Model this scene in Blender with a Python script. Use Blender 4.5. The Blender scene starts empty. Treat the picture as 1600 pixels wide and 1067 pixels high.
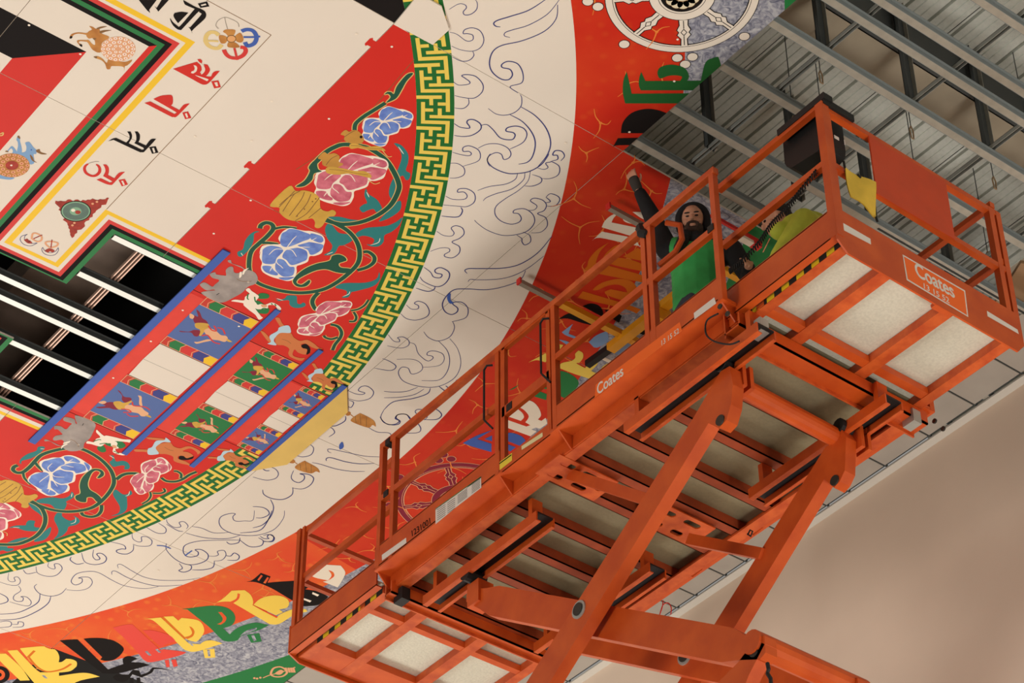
import bpy, math, random
from mathutils import Vector, Matrix
from mathutils.geometry import tessellate_polygon

# ------------------------------------------------------------------ camera, light, exposure
sc = bpy.context.scene
col = sc.collection
OZ = 1.6                                   # camera height above the hall floor (all heights below are relative to the lens)
FPX = 3788.748
_a, _b, _c = -2.27191187, 3.80700266 - math.pi, 0.00626866
def _rx(t): return Matrix(((1, 0, 0), (0, math.cos(t), -math.sin(t)), (0, math.sin(t), math.cos(t))))
def _rz(t): return Matrix(((math.cos(t), -math.sin(t), 0), (math.sin(t), math.cos(t), 0), (0, 0, 1)))
RM = _rz(_c) @ _rx(_a) @ _rz(_b)           # world -> camera
cam = bpy.data.cameras.new('camera')
cam.sensor_width = 36.0
cam.lens = FPX / 1600 * 36.0
cam.clip_start = 0.1
cam.clip_end = 200
cam_o = bpy.data.objects.new('camera', cam)
cam_o.matrix_world = Matrix.Translation((0, 0, OZ)) @ RM.transposed().to_4x4()
col.objects.link(cam_o)
sc.camera = cam_o
sc.view_settings.view_transform = 'Standard'
sc.view_settings.look = 'None'
sc.view_settings.exposure = 0.0
sc.view_settings.gamma = 1.0
sc.view_settings.use_curve_mapping = False

wd = bpy.data.worlds.new('hall_air')
sc.world = wd
wd.use_nodes = True
wd.node_tree.nodes['Background'].inputs[0].default_value = (1.0, 0.97, 0.92, 1)
wd.node_tree.nodes['Background'].inputs[1].default_value = 0.30

def area(name, loc, aim, size, power, colr=(1, .97, .92), size_y=None, spread=180):
    l = bpy.data.lights.new(name, 'AREA')
    l.energy = power; l.size = size; l.color = colr
    l.spread = math.radians(spread)
    if size_y: l.shape = 'RECTANGLE'; l.size_y = size_y
    o = bpy.data.objects.new(name, l)
    o.location = (loc[0], loc[1], loc[2] + OZ)
    d = Vector(aim) - Vector(loc)
    o.rotation_euler = d.to_track_quat('-Z', 'Y').to_euler()
    col.objects.link(o)
    return o
area('floodlight_far', (8.5, 24.0, 0.5), (7.0, 11.0, 11.8), 3.0, 1180)
area('fill_left', (-6.0, 12.0, 0.5), (5.0, 11.5, 11.8), 4.0, 1000)  # added fill light from the left, no known lamp there
area('fill_near', (9.0, 0.5, -1.0), (10.0, 7.5, 12.0), 3.0, 800)  # added fill light to brighten the open roof deck

def U(x, y, h):                            # photograph pixel -> point on the horizontal plane h above the lens
    d = RM.transposed() @ Vector(((x - 800) / FPX, -(y - 533.5) / FPX, -1.0))
    return d * (h / d.z)
H = 11.8                                   # ceiling height above the lens
def PL(x, y):
    w = U(x, y, H); return (w.x, w.y)

# ------------------------------------------------------------------ materials
def srgb(r, g, b):
    f = lambda c: (c / 255 / 12.92) if c / 255 <= .04045 else ((c / 255 + .055) / 1.055) ** 2.4
    return (f(r), f(g), f(b), 1)
MATS = {}
def mat(name, rgb, rough=.6, metal=0.0, var=0.0, scale=6.0, rgb2=None, bump=0.0, spec=.4, stretch=None, detail=4.0):
    if name in MATS: return MATS[name]
    m = bpy.data.materials.new(name); m.use_nodes = True
    nt = m.node_tree; n = nt.nodes; L = nt.links
    p = n['Principled BSDF']
    p.inputs['Roughness'].default_value = rough
    p.inputs['Metallic'].default_value = metal
    p.inputs['Specular IOR Level'].default_value = spec
    c = srgb(*rgb)
    p.inputs['Base Color'].default_value = c
    if var > 0 or rgb2 or bump:
        tc = n.new('ShaderNodeTexCoord'); mp = n.new('ShaderNodeMapping')
        if stretch: mp.inputs['Scale'].default_value = stretch
        L.new(tc.outputs['Object'], mp.inputs[0])
        nz = n.new('ShaderNodeTexNoise'); nz.inputs['Scale'].default_value = scale; nz.inputs['Detail'].default_value = detail
        L.new(mp.outputs[0], nz.inputs['Vector'])
        if var > 0 or rgb2:
            mx = n.new('ShaderNodeMixRGB')
            c2 = srgb(*rgb2) if rgb2 else tuple(v * (1 - var) for v in c[:3]) + (1,)
            c1 = c if rgb2 else tuple(min(1, v * (1 + var)) for v in c[:3]) + (1,)
            mx.inputs[1].default_value = c1; mx.inputs[2].default_value = c2
            cr = n.new('ShaderNodeValToRGB')
            cr.color_ramp.elements[0].position = .36; cr.color_ramp.elements[1].position = .66
            L.new(nz.outputs['Fac'], cr.inputs[0]); L.new(cr.outputs[0], mx.inputs[0])
            L.new(mx.outputs[0], p.inputs['Base Color'])
        if bump:
            bp = n.new('ShaderNodeBump'); bp.inputs['Strength'].default_value = bump; bp.inputs['Distance'].default_value = .01
            L.new(nz.outputs['Fac'], bp.inputs['Height']); L.new(bp.outputs[0], p.inputs['Normal'])
    MATS[name] = m
    return m

def pmat(*a, **k):
    k.setdefault('spec', .12)
    return mat(*a, **k)
CREAM = pmat('cream_paint', (226, 214, 198), .5, var=.02, scale=.8)
RED = pmat('red_paint', (206, 40, 28), .5, var=.04, scale=1.2)
RED2 = pmat('light_red_paint', (222, 66, 52), .5, var=.04)
CRIM = pmat('crimson_paint', (208, 56, 50), .5)
BLACK = pmat('black_paint', (30, 26, 25), .6, spec=.04)
GREEN = pmat('green_paint', (38, 118, 62), .5)
FGREEN = pmat('fret_green_paint', (30, 104, 45), .5)
DGREEN = pmat('dark_green_paint', (30, 82, 62), .5)
TEAL = pmat('teal_paint', (42, 124, 122), .5)
YELLOW = pmat('yellow_paint', (238, 192, 40), .5)
FYEL = pmat('fret_yellow_paint', (232, 202, 88), .5)
LYEL = pmat('letter_yellow_paint', (238, 202, 82), .5)
OCHRE = pmat('ochre_paint', (205, 160, 66), .5, var=.08, scale=9)
OCHRE2 = pmat('brown_gold_paint', (190, 138, 60), .5, var=.08, scale=9)
BLUE = pmat('strip_blue_paint', (64, 94, 170), .5)
PBLUE = pmat('panel_blue_paint', (84, 106, 160), .5)
FBLUE = pmat('flower_blue_paint', (116, 146, 208), .5, rgb2=(90, 116, 190), scale=14)
FPINK = pmat('flower_pink_paint', (214, 118, 132), .5, rgb2=(186, 84, 102), scale=14)
LCREAM = pmat('outline_cream_paint', (240, 226, 206), .5)
LINEY = pmat('line_gold_paint', (222, 188, 112), .5)
BROWN = pmat('brown_line_paint', (130, 92, 50), .5)
TAN = pmat('tan_paint', (196, 136, 66), .5, rgb2=(172, 108, 46), scale=10)
SKINP = pmat('painted_skin', (204, 118, 66), .5)
SKINL = pmat('painted_light_skin', (226, 172, 130), .5)
MAROON = pmat('maroon_paint', (130, 30, 52), .5)
GREYP = pmat('elephant_grey_paint', (166, 154, 146), .5, rgb2=(140, 130, 124), scale=8)
PBL = pmat('cow_blue_paint', (122, 158, 196), .5)
LBLUE = pmat('pale_blue_paint', (182, 206, 216), .5)
SKYB = pmat('sky_blue_paint', (128, 160, 200), .5)
ORANGEP = pmat('letter_orange_paint', (214, 110, 22), .5)
INK = pmat('ink_line', (58, 62, 118), .5)
PENCIL = pmat('pencil_line', (150, 140, 128), .6)
SALMON = pmat('salmon_paint', (222, 160, 118), .5)
DRED = pmat('deep_red_paint', (172, 54, 36), .5, rgb2=(140, 40, 28), scale=20)
WHITEP = pmat('white_letter_paint', (232, 220, 200), .5)

def lava(name, a, b, k):
    m = mat(name, a, .55, rgb2=b, scale=1.6, detail=6, spec=.12)
    nt = m.node_tree; n = nt.nodes; L = nt.links; p = n['Principled BSDF']
    src = p.inputs['Base Color'].links[0].from_socket
    tc = n.new('ShaderNodeTexCoord')
    vo = n.new('ShaderNodeTexVoronoi'); vo.inputs['Scale'].default_value = 9.0; vo.inputs['Randomness'].default_value = 1
    L.new(tc.outputs['Object'], vo.inputs['Vector'])
    cr = n.new('ShaderNodeValToRGB'); cr.color_ramp.elements[0].position = .1; cr.color_ramp.elements[0].color = (k, k, k, 1)
    cr.color_ramp.elements[1].position = .32; cr.color_ramp.elements[1].color = (0, 0, 0, 1)
    L.new(vo.outputs['Distance'], cr.inputs[0])
    mx = n.new('ShaderNodeMixRGB'); mx.inputs[2].default_value = srgb(232, 140, 48)
    L.new(cr.outputs[0], mx.inputs[0]); L.new(src, mx.inputs[1]); L.new(mx.outputs[0], p.inputs['Base Color'])
    return m
LAVA_R = lava('red_flame_paint', (196, 36, 20), (206, 58, 26), .07)
LAVA_O = lava('orange_flame_paint', (222, 72, 36), (226, 98, 42), .38)
def stone():
    m = mat('grey_cloud_paint', (140, 142, 160), .6, spec=.12)
    nt = m.node_tree; n = nt.nodes; L = nt.links; p = n['Principled BSDF']
    tc = n.new('ShaderNodeTexCoord')
    vo = n.new('ShaderNodeTexVoronoi'); vo.inputs['Scale'].default_value = 26; vo.feature = 'SMOOTH_F1'
    nz = n.new('ShaderNodeTexNoise'); nz.inputs['Scale'].default_value = 18; nz.inputs['Detail'].default_value = 8; nz.inputs['Distortion'].default_value = 1.6
    L.new(tc.outputs['Object'], nz.inputs['Vector'])
    L.new(nz.outputs['Color'], vo.inputs['Vector'])
    cr = n.new('ShaderNodeValToRGB'); e = cr.color_ramp.elements
    e[0].position = .3; e[0].color = srgb(92, 94, 112); e[1].position = .72; e[1].color = srgb(192, 191, 192)
    x = e.new(.5); x.color = srgb(146, 146, 156)
    L.new(nz.outputs['Fac'], cr.inputs[0]); L.new(cr.outputs[0], p.inputs['Base Color'])
    return m
STONE = stone()
VEIN = mat('flame_vein_paint', (230, 128, 56), .5, spec=.12)

# lift, people, building
ORG = mat('orange_enamel', (206, 86, 27), .42, var=.10, scale=5, bump=.02, rgb2=(190, 72, 20))
ORGW = mat('worn_orange_enamel', (208, 94, 38), .5, scale=11, rgb2=(184, 70, 24))
ORGS = mat('orange_sticker', (246, 104, 24), .45)
ALU = mat('deck_aluminium', (208, 206, 188), .42, metal=.15, var=.06, scale=60, bump=.25)
DALU = mat('dark_deck_aluminium', (136, 126, 98), .5, metal=.3, var=.05, scale=40, bump=.2)  # main deck plates, darker than the extension plates
DORG = mat('dark_orange_enamel', (146, 58, 22), .6, var=.15, scale=9)  # darker orange for the main deck cross members
BLK = mat('black_rubber_and_shade', (24, 23, 22), .6)
STEEL = mat('zinc_steel', (170, 170, 162), .45, metal=.4, var=.1)
PIN = mat('dark_pin_steel', (62, 60, 54), .5, metal=.5)
WSTK = mat('white_sticker', (226, 218, 206), .5)
YSTK = mat('yellow_sticker', (232, 208, 60), .5)
HAZY = mat('hazard_yellow', (244, 204, 30), .5, var=.06)
HAZK = mat('hazard_black', (40, 34, 30), .5)
HOISTY = mat('hoist_yellow', (228, 158, 28), .45, var=.08)
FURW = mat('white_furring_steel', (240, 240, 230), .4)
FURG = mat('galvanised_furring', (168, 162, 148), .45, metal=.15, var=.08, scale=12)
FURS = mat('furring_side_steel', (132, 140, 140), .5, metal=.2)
DARK = mat('dark_steel_and_shade', (72, 75, 74), .55, metal=.2)
DECKM = mat('roof_deck_steel', (204, 206, 196), .5, metal=.1, var=.05, scale=30)
BEAMM = mat('brown_beam', (150, 138, 118), .6, var=.1, scale=3)
VOID = mat('void_black', (26, 24, 22), .9)
DUCT = mat('brown_duct', (128, 108, 94), .7, var=.08)
WALLM = mat('wall_plaster', (232, 210, 188), .8, var=.03, scale=1.0, bump=.05)
TILEM = mat('ceiling_tile', (166, 157, 145), .8, var=.05, scale=3.0)
TRIMM = mat('ceiling_trim', (206, 200, 188), .5)
FLOORM = mat('concrete_floor', (176, 168, 156), .7, var=.06, scale=1.4)
# ------------------------------------------------------------------ helpers
SC = 1.0                                   # the roll-out decks sit a little inside and beyond the rail line measured for them
class MB:
    def __init__(s): s.v = []; s.f = []; s.m = []; s.mats = []
    def mi(s, m):
        if m not in s.mats: s.mats.append(m)
        return s.mats.index(m)
    def add(s, vs, fs, m):
        k = len(s.v); i = s.mi(m)
        s.v += [tuple(p) for p in vs]
        for f in fs: s.f.append(tuple(k + a for a in f)); s.m.append(i)
        return s
    def box(s, x0, x1, y0, y1, z0, z1, m):
        v = [(x, y, z) for z in (z0, z1) for y in (y0, y1) for x in (x0, x1)]
        return s.add(v, [(0, 2, 3, 1), (4, 5, 7, 6), (0, 1, 5, 4), (2, 6, 7, 3), (0, 4, 6, 2), (1, 3, 7, 5)], m)
    def beam(s, a, b, w, h, m, up=(0, 0, 1)):       # rectangular bar from a to b, w sideways, h along up
        a = Vector(a); b = Vector(b); d = (b - a).normalized(); u = Vector(up)
        r = d.cross(u)
        if r.length < 1e-5: r = d.cross(Vector((1, 0, 0)))
        r.normalize(); u = r.cross(d).normalized()
        q = []
        for p in (a, b):
            for i, j in ((-1, -1), (1, -1), (1, 1), (-1, 1)): q.append(p + r * (i * w / 2) + u * (j * h / 2))
        return s.add(q, [(3, 2, 1, 0), (4, 5, 6, 7), (0, 1, 5, 4), (1, 2, 6, 5), (2, 3, 7, 6), (3, 0, 4, 7)], m)
    def tube(s, pts, r, m, n=10, cap=True):
        pts = [Vector(p) for p in pts]; k = len(pts); rs = r if isinstance(r, (list, tuple)) else [r] * k
        prev = None; vs = []; fs = []
        for i, p in enumerate(pts):
            d = (pts[min(i + 1, k - 1)] - pts[max(i - 1, 0)]).normalized()
            if prev is None:
                u = d.cross(Vector((0, 0, 1)))
                if u.length < 1e-4: u = d.cross(Vector((1, 0, 0)))
            else: u = prev - d * prev.dot(d)
            u.normalize(); prev = u; w = d.cross(u)
            for j in range(n):
                t = 2 * math.pi * j / n; vs.append(p + (u * math.cos(t) + w * math.sin(t)) * rs[i])
        for i in range(k - 1):
            for j in range(n): fs.append((i * n + j, i * n + (j + 1) % n, (i + 1) * n + (j + 1) % n, (i + 1) * n + j))
        if cap: fs += [tuple(range(n - 1, -1, -1)), tuple((k - 1) * n + j for j in range(n))]
        return s.add(vs, fs, m)
    def prism(s, poly, axis, t0, t1, m):            # polygon in the plane across 'axis', extruded t0..t1
        n = len(poly)
        def p3(p, t): return (t, p[0], p[1]) if axis == 'x' else (p[0], t, p[1]) if axis == 'y' else (p[0], p[1], t)
        vs = [p3(p, t0) for p in poly] + [p3(p, t1) for p in poly]
        tris = tessellate_polygon([[Vector((p[0], p[1], 0)) for p in poly]])
        fs = [tuple(t) for t in tris] + [tuple(n + i for i in reversed(t)) for t in tris]
        fs += [(i, (i + 1) % n, n + (i + 1) % n, n + i) for i in range(n)]
        return s.add(vs, fs, m)
    def build(s, name, parent=None, smooth=False, origin=None, fix=True):
        me = bpy.data.meshes.new(name)
        if parent is not None: O = Vector(parent['_o'])
        else: O = (Vector(origin) if origin else Vector(s.v[0])) * SC
        me.from_pydata([tuple(Vector(p) * SC - O) for p in s.v], [], s.f)
        for m in s.mats: me.materials.append(m)
        me.polygons.foreach_set('material_index', s.m)
        if smooth: me.polygons.foreach_set('use_smooth', [True] * len(me.polygons))
        me.update()
        if fix:
            import bmesh
            bm = bmesh.new(); bm.from_mesh(me); bmesh.ops.recalc_face_normals(bm, faces=bm.faces); bm.to_mesh(me); bm.free()
        o = bpy.data.objects.new(name, me); col.objects.link(o)
        if parent is not None: o.parent = parent
        else: o.location = O + Vector((0, 0, OZ))
        o['_o'] = tuple(O)
        return o
def empty(name, loc, label=None, cat=None, group=None):
    loc = tuple(v * SC for v in loc)
    o = bpy.data.objects.new(name, None); col.objects.link(o); o.empty_display_size = .2
    o.location = (loc[0], loc[1], loc[2] + OZ); o['_o'] = tuple(loc)
    if label: o['label'] = label
    if cat: o['category'] = cat
    if group: o['group'] = group
    return o
def tag(o, label=None, cat=None, group=None, kind=None):
    for k, v in (('label', label), ('category', cat), ('group', group), ('kind', kind)):
        if v: o[k] = v
    return o
def struct(o): o['kind'] = 'structure'; return o
def smart(P):                              # smooth a traced outline but keep its sharp corners
    n = len(P); cor = []
    for i in range(n):
        a = (P[i][0] - P[i - 1][0], P[i][1] - P[i - 1][1]); b = (P[(i + 1) % n][0] - P[i][0], P[(i + 1) % n][1] - P[i][1])
        t = abs(math.degrees(math.atan2(a[0] * b[1] - a[1] * b[0], a[0] * b[0] + a[1] * b[1])))
        if t > 50: cor.append(i)
    if not cor: return catmull(P, True, 4)
    out = []
    for k, c in enumerate(cor):
        e = cor[(k + 1) % len(cor)]
        seg = [P[(c + j) % n] for j in range(((e - c) % n or n) + 1)]
        out += (catmull(seg, False, 4) if len(seg) > 2 else seg)[:-1]
    return out
def catmull(pts, closed=False, k=5):
    n = len(pts); out = []
    P = lambda i: pts[i % n] if closed else pts[max(0, min(n - 1, i))]
    for i in range(n if closed else n - 1):
        p0, p1, p2, p3 = P(i - 1), P(i), P(i + 1), P(i + 2)
        for j in range(k):
            t = j / k; q = []
            for c in range(len(p1)):
                q.append(.5 * (2 * p1[c] + (p2[c] - p0[c]) * t + (2 * p0[c] - 5 * p1[c] + 4 * p2[c] - p3[c]) * t * t + (3 * p1[c] - p0[c] - 3 * p2[c] + p3[c]) * t ** 3))
            out.append(tuple(q))
    if not closed: out.append(tuple(pts[-1]))
    return out
# ------------------------------------------------------------------ the hall
WX = 12.07                                 # plastered end wall
mb = MB(); mb.box(-14, WX + .3, -6, 34, -OZ - .2, -OZ, FLOORM); struct(mb.build('floor'))
mb = MB(); mb.box(WX, WX + .3, 9.02, 34, -OZ, H + .02, WALLM); mb.box(WX, WX + .3, -6, 9.02, -OZ, 13.2, WALLM); struct(mb.build('wall_right'))
# ribbed roof deck seen through the open framing; black box added over the mural to keep the void dark
ZD = 12.95
deck = struct(empty('ceiling', (9.0, 7.0, ZD)))
PW = .93
for k in range(9):                         # profiled roof sheets, ribs run along y
    x0 = 5.2 + k * PW
    mb = MB(); prof = [(x0, ZD)]
    for j in range(4):
        b = x0 + j * .2325
        prof += [(b + .02, ZD), (b + .024, ZD + .04), (b + .044, ZD + .04), (b + .048, ZD), (b + .10, ZD), (b + .104, ZD + .008), (b + .114, ZD + .008), (b + .118, ZD), (b + .17, ZD), (b + .174, ZD + .008), (b + .184, ZD + .008), (b + .188, ZD)]
    prof.append((x0 + PW - .004, ZD + .004))
    v = [(p[0], y, p[1]) for y in (-2.0, 10.9) for p in prof]; n = len(prof)
    mb.add(v, [(i, i + 1, n + i + 1, n + i) for i in range(n - 1)], DECKM)
    mb.build('roof_sheet', deck)
mb = MB(); mb.box(5.0, WX + .3, -2.0, 10.9, ZD + .05, ZD + .12, DARK); mb.build('roof_backing', deck)
mb = MB(); mb.box(-6, 12.3, 10.9, 24, ZD + .3, ZD + .4, VOID); mb.box(-6, 5.2, -2, 10.9, ZD + .3, ZD + .4, VOID)
mb.box(-6, 8.0, -2.05, -2.0, H, ZD + .4, VOID); mb.box(7.95, 7.99, 9.2, 20, H + .05, ZD + .4, VOID); mb.build('dark_void_box', deck)
# brown structural beam with flange; shade painted onto its near side face
mb = MB(); mb.box(4.0, WX, 7.52, 7.85, 12.5, 12.53, BEAMM); mb.box(4.0, WX, 7.50, 7.53, 12.5, ZD, DARK); mb.box(4.0, WX, 7.85, 7.87, 12.5, ZD, BEAMM)
struct(mb.build('trim_1'))
# ducts above the gate opening
mb = MB(); mb.box(5.75, 6.3, 10, 16, 12.7, 13.0, DUCT); tag(mb.build('ventilation_duct'), 'dark brown duct seen through the gap in the mural', 'duct')
mb = MB(); mb.box(5.15, 5.52, 12.04, 12.20, 12.3, 12.6, STEEL); tag(mb.build('junction_box'), 'grey metal box above the white battens in the gap', 'box')

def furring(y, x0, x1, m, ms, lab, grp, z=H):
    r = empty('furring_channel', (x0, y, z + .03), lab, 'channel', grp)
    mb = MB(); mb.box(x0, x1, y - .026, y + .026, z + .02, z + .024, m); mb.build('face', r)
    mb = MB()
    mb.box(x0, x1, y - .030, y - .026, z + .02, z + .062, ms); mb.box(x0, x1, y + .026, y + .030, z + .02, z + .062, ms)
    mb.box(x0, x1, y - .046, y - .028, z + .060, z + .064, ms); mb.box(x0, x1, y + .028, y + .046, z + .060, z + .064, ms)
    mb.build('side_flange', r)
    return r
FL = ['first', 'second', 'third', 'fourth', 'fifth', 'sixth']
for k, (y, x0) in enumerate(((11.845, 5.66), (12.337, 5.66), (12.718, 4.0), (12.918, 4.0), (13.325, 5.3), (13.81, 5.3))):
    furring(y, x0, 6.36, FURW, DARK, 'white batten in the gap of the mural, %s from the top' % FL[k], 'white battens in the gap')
for k, (y, x0, x1) in enumerate(((8.82, 7.97, WX), (8.418, 7.97, WX), (7.921, 7.97, WX), (7.432, 7.96, WX), (7.058, 7.7, WX), (6.862, 8.0, WX), (6.466, 8.2, WX), (9.3, 8.9, WX), (9.75, 9.95, WX))):
    furring(y, x0, x1, FURG, FURS, ['grey furring channel nearest the raised hand', 'grey furring channel, second from the raised hand', 'grey furring channel, third from the raised hand', 'grey furring channel crossing under the brown beam', 'grey furring channel, next beyond the brown beam',
            'grey furring channel, second beyond the brown beam', 'grey furring channel in the top right corner', 'grey furring channel above the mural edge at the workers', 'grey furring channel hidden behind the lift rails'][k], 'grey furring channels under the open roof')
for k, x in enumerate((8.505, 9.308, 10.06, 10.86, 11.6)):
    r = empty('carrying_channel', (x, 7, H + .1), ['carrying channel nearest the mural, running across the grey furring', 'carrying channel, second from the mural', 'carrying channel, third from the mural', 'carrying channel, fourth from the mural', 'carrying channel nearest the end wall'][k], 'channel', 'carrying channels above the furring')
    mb = MB(); mb.box(x - .016, x - .013, 4, 10.4, H + .072, H + .11, STEEL); mb.box(x + .013, x + .016, 4, 10.4, H + .072, H + .11, STEEL); mb.box(x - .016, x + .016, 4, 10.4, H + .106, H + .11, DARK); mb.build('web', r)
mb = MB()
for dx in (-.03, 0, .025): mb.box(5.93 + dx, 5.94 + dx, 11.0, 15.0, H + .07, H + .1, mat('copper_rail', (196, 160, 140), .4, metal=.3))
tag(mb.build('carrying_channel'), 'three thin bright rails seen through the gap in the mural', 'channel')
n = 0
studs = []
for x in (8.505, 9.308, 10.06, 10.86):
    for y in (5.2, 6.33, 7.46, 8.6):
        xx = x + (.03 if x > 9 else 0); w = .045
        r = empty('hanger_stud', (xx, y, H + .1), None, 'stud', 'hanging studs above the furring')
        mb = MB(); mb.box(xx - .045, xx + .045, y - .003, y + .003, H + .08, ZD + .03, DARK); mb.build('web', r)
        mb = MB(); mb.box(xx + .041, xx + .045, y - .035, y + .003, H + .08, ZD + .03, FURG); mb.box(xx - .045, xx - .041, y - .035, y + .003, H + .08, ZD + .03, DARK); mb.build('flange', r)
        studs.append((r, x, y))
WHICH = {8.505: 'nearest the mural', 9.308: 'second from the mural', 10.06: 'third from the mural', 10.86: 'fourth from the mural'}
WY = {5.2: 'at the near end', 6.33: 'beyond the brown beam', 7.46: 'at the brown beam', 8.6: 'above the workers'}
for r, x, y in studs: r['label'] = 'dark steel hanger stud %s, on the carrying channel %s' % (WY[y], WHICH[x])
wires = [(8.9, 8.15, 'between the black control box and the mural edge'), (9.25, 8.2, 'behind the rail above the workers'), (10.0, 8.05, 'right of the yellow pouch'), (9.62, 7.72, 'in front of the brown beam, upper'), (10.45, 7.72, 'in front of the brown beam, lower'), (10.35, 7.28, 'left of the beam at the right edge'), (8.75, 7.72, 'near the tip of the green letter'), (10.75, 6.75, 'at the top right corner'), (11.0, 8.3, 'above the end rail of the lift')]
for x, y, w in wires:
    r = empty('hanger_wire', (x, y, H + .2), 'thin hanger wire with a clip ' + w, 'wire', 'hanger wires with clips')
    mb = MB(); mb.tube([(x, y, H + .28), (x + .005, y, ZD)], .004, DARK, 5); mb.build('wire', r)
    mb = MB(); c = mat('rusty_clip', (150, 124, 92), .6); mb.tube([(x, y, H + .29), (x - .018, y, H + .25), (x - .012, y, H + .17), (x + .01, y, H + .17), (x + .016, y, H + .25), (x, y, H + .29)], .006, c, 5); mb.build('clip', r)
# finished strip of grid ceiling along the end wall
tiles = struct(empty('trim_2', (11.5, 12.0, H)))
AY = [8.42, 8.92, 9.41, 9.905, 10.40, 10.83, 11.08, 11.58, 12.08, 12.34, 12.72, 12.96, 13.46, 13.96, 14.46, 14.96, 15.2, 15.58, 16.0, 16.5, 17.0]
for i in range(len(AY) - 1):
    for x0, x1 in ((9.95, 10.42), (10.44, 10.93), (10.95, 11.44), (11.46, 11.965)):
        if AY[i] < 9.0 and x0 < 11: continue
        if x0 < 10.9 and AY[i] < 9.9: continue
        mb = MB(); mb.box(x0, x1, AY[i] + .014, AY[i + 1] - .006, H + .012, H + .028, TILEM); mb.build('tile', tiles)
mb = MB()
for y in AY: mb.box(9.95, 12.0, y - .006, y + .014, H + .02, H + .03, DARK)
for x in (10.43, 10.94, 11.45): mb.box(x - .012, x + .012, 8.92, 17, H + .02, H + .03, TRIMM)
mb.box(11.965, 11.995, 8.92, 17, H + .03, H + .04, DARK); mb.build('grid_bar', tiles)
mb = MB(); mb.box(11.99, WX, 8.92, 17.0, H - .004, H + .012, TRIMM); mb.build('edge_trim', tiles)
mb = MB(); mb.box(11.4, 11.44, 9.45, 9.9, H + .0, H + .01, TRIMM); mb.build('loose_batten', tiles)
mb = MB(); ty = mat('raw_timber', (150, 118, 86), .7); mb.beam((11.25, 8.1, H + .16), (11.5, 8.7, H + .16), .2, .03, ty); tag(mb.build('timber_offcut'), 'brown timber board lying on the framing right of the lift', 'board')
# ------------------------------------------------------------------ painted ceiling
CXM, CYM = 2.017, 12.865                   # centre of the great circle
MIR = 2 * CYM
LV = .00013                               # film thickness of one coat of paint
mural = empty('ceiling_mural', (7.0, 11.0, H), 'huge circular painted mural of jigsaw panels fixed under the ceiling, red, cream and green rings', 'mural')

def clip(poly, nx, ny, d):                 # keep nx*x+ny*y <= d
    out = []
    for i in range(len(poly)):
        a = poly[i]; b = poly[(i + 1) % len(poly)]
        da = nx * a[0] + ny * a[1] - d; db = nx * b[0] + ny * b[1] - d
        if da <= 0: out.append(a)
        if (da < 0 < db) or (db < 0 < da):
            t = da / (da - db); out.append((a[0] + (b[0] - a[0]) * t, a[1] + (b[1] - a[1]) * t))
    return out
def clip_rect(poly, r):
    for nx, ny, d in ((-1, 0, -r[0]), (1, 0, r[1]), (0, -1, -r[2]), (0, 1, r[3])):
        poly = clip(poly, nx, ny, d)
        if len(poly) < 3: return []
    return poly
def tris(poly, holes=()):
    loops = [[Vector((p[0], p[1], 0)) for p in poly]] + [[Vector((p[0], p[1], 0)) for p in h] for h in holes]
    fl = [p for l in loops for p in l]
    return [[(fl[i].x, fl[i].y) for i in t] for t in tessellate_polygon(loops)]
def arcpts(r, a0, a1, step=1.0):
    n = max(2, int(abs(a1 - a0) / step) + 1)
    return [(CXM + r * math.cos(math.radians(a0 + (a1 - a0) * i / (n - 1))), CYM + r * math.sin(math.radians(a0 + (a1 - a0) * i / (n - 1)))) for i in range(n)]
def annulus(r0, r1, a0, a1, step=1.0):     # list of quads
    A = arcpts(r0, a0, a1, step); B = arcpts(r1, a0, a1, step)
    return [[A[i], B[i], B[i + 1], A[i + 1]] for i in range(len(A) - 1)]

# gate opening in the panels (x0, x1, y0, y1) and the blank seams of the jigsaw
OPEN = [(5.640, 6.375, 11.788, MIR - 11.788), (1.0, 5.640, 12.470, MIR - 12.470)]
XS = [2.09, 4.065, 6.043, 7.986, 9.935]
YS = [4.98, 6.95, 8.922, 10.886, 12.865, 14.830, 16.80, 18.76]

base = []                                  # (level, material, convex polygons)
base.append((1, RED, [t for t in tris([(6.043, 8.935)] + arcpts(5.722, -43.4, 43.4, 1.5) + [(6.043, MIR - 8.935)])]))
base.append((1, BLACK, [t for t in tris([(3.0, 8.92), (3.0, 7.24)] + arcpts(5.722, -79, -43.4, 1.5) + [(6.05, 8.92)])]))
base.append((1, FGREEN, annulus(5.722, 5.978, -86, 86)))
base.append((1, RED2, [[(6.04, 11.62), (6.40, 11.62), (6.40, MIR - 11.62), (6.04, MIR - 11.62)]]))
base.append((1, LAVA_R, annulus(6.798, 7.52, -92, 10)))
base.append((1, LAVA_O, annulus(6.798, 7.52, 10, 92)))
base.append((1, STONE, annulus(7.52, 8.172, -92, 92)))
base.append((1, GREEN, annulus(8.172, 9.6, -92, 92)))
# square of the inner palace: black north and red east quarter
K1 = (4.582, 10.370); K2 = (4.223, 10.720)
base.append((1, BLACK, tris([K1, (1.2, K1[1]), (1.2, K2[1]), K2])))
base.append((1, RED, tris([K1, K2, (K2[0], 12.40), (K1[0], 12.40)])))
base.append((1, RED, tris([(K1[0], MIR - 12.40), (K2[0], MIR - 12.40), (K2[0], 15.01), (K1[0], 15.36)])))
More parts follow.
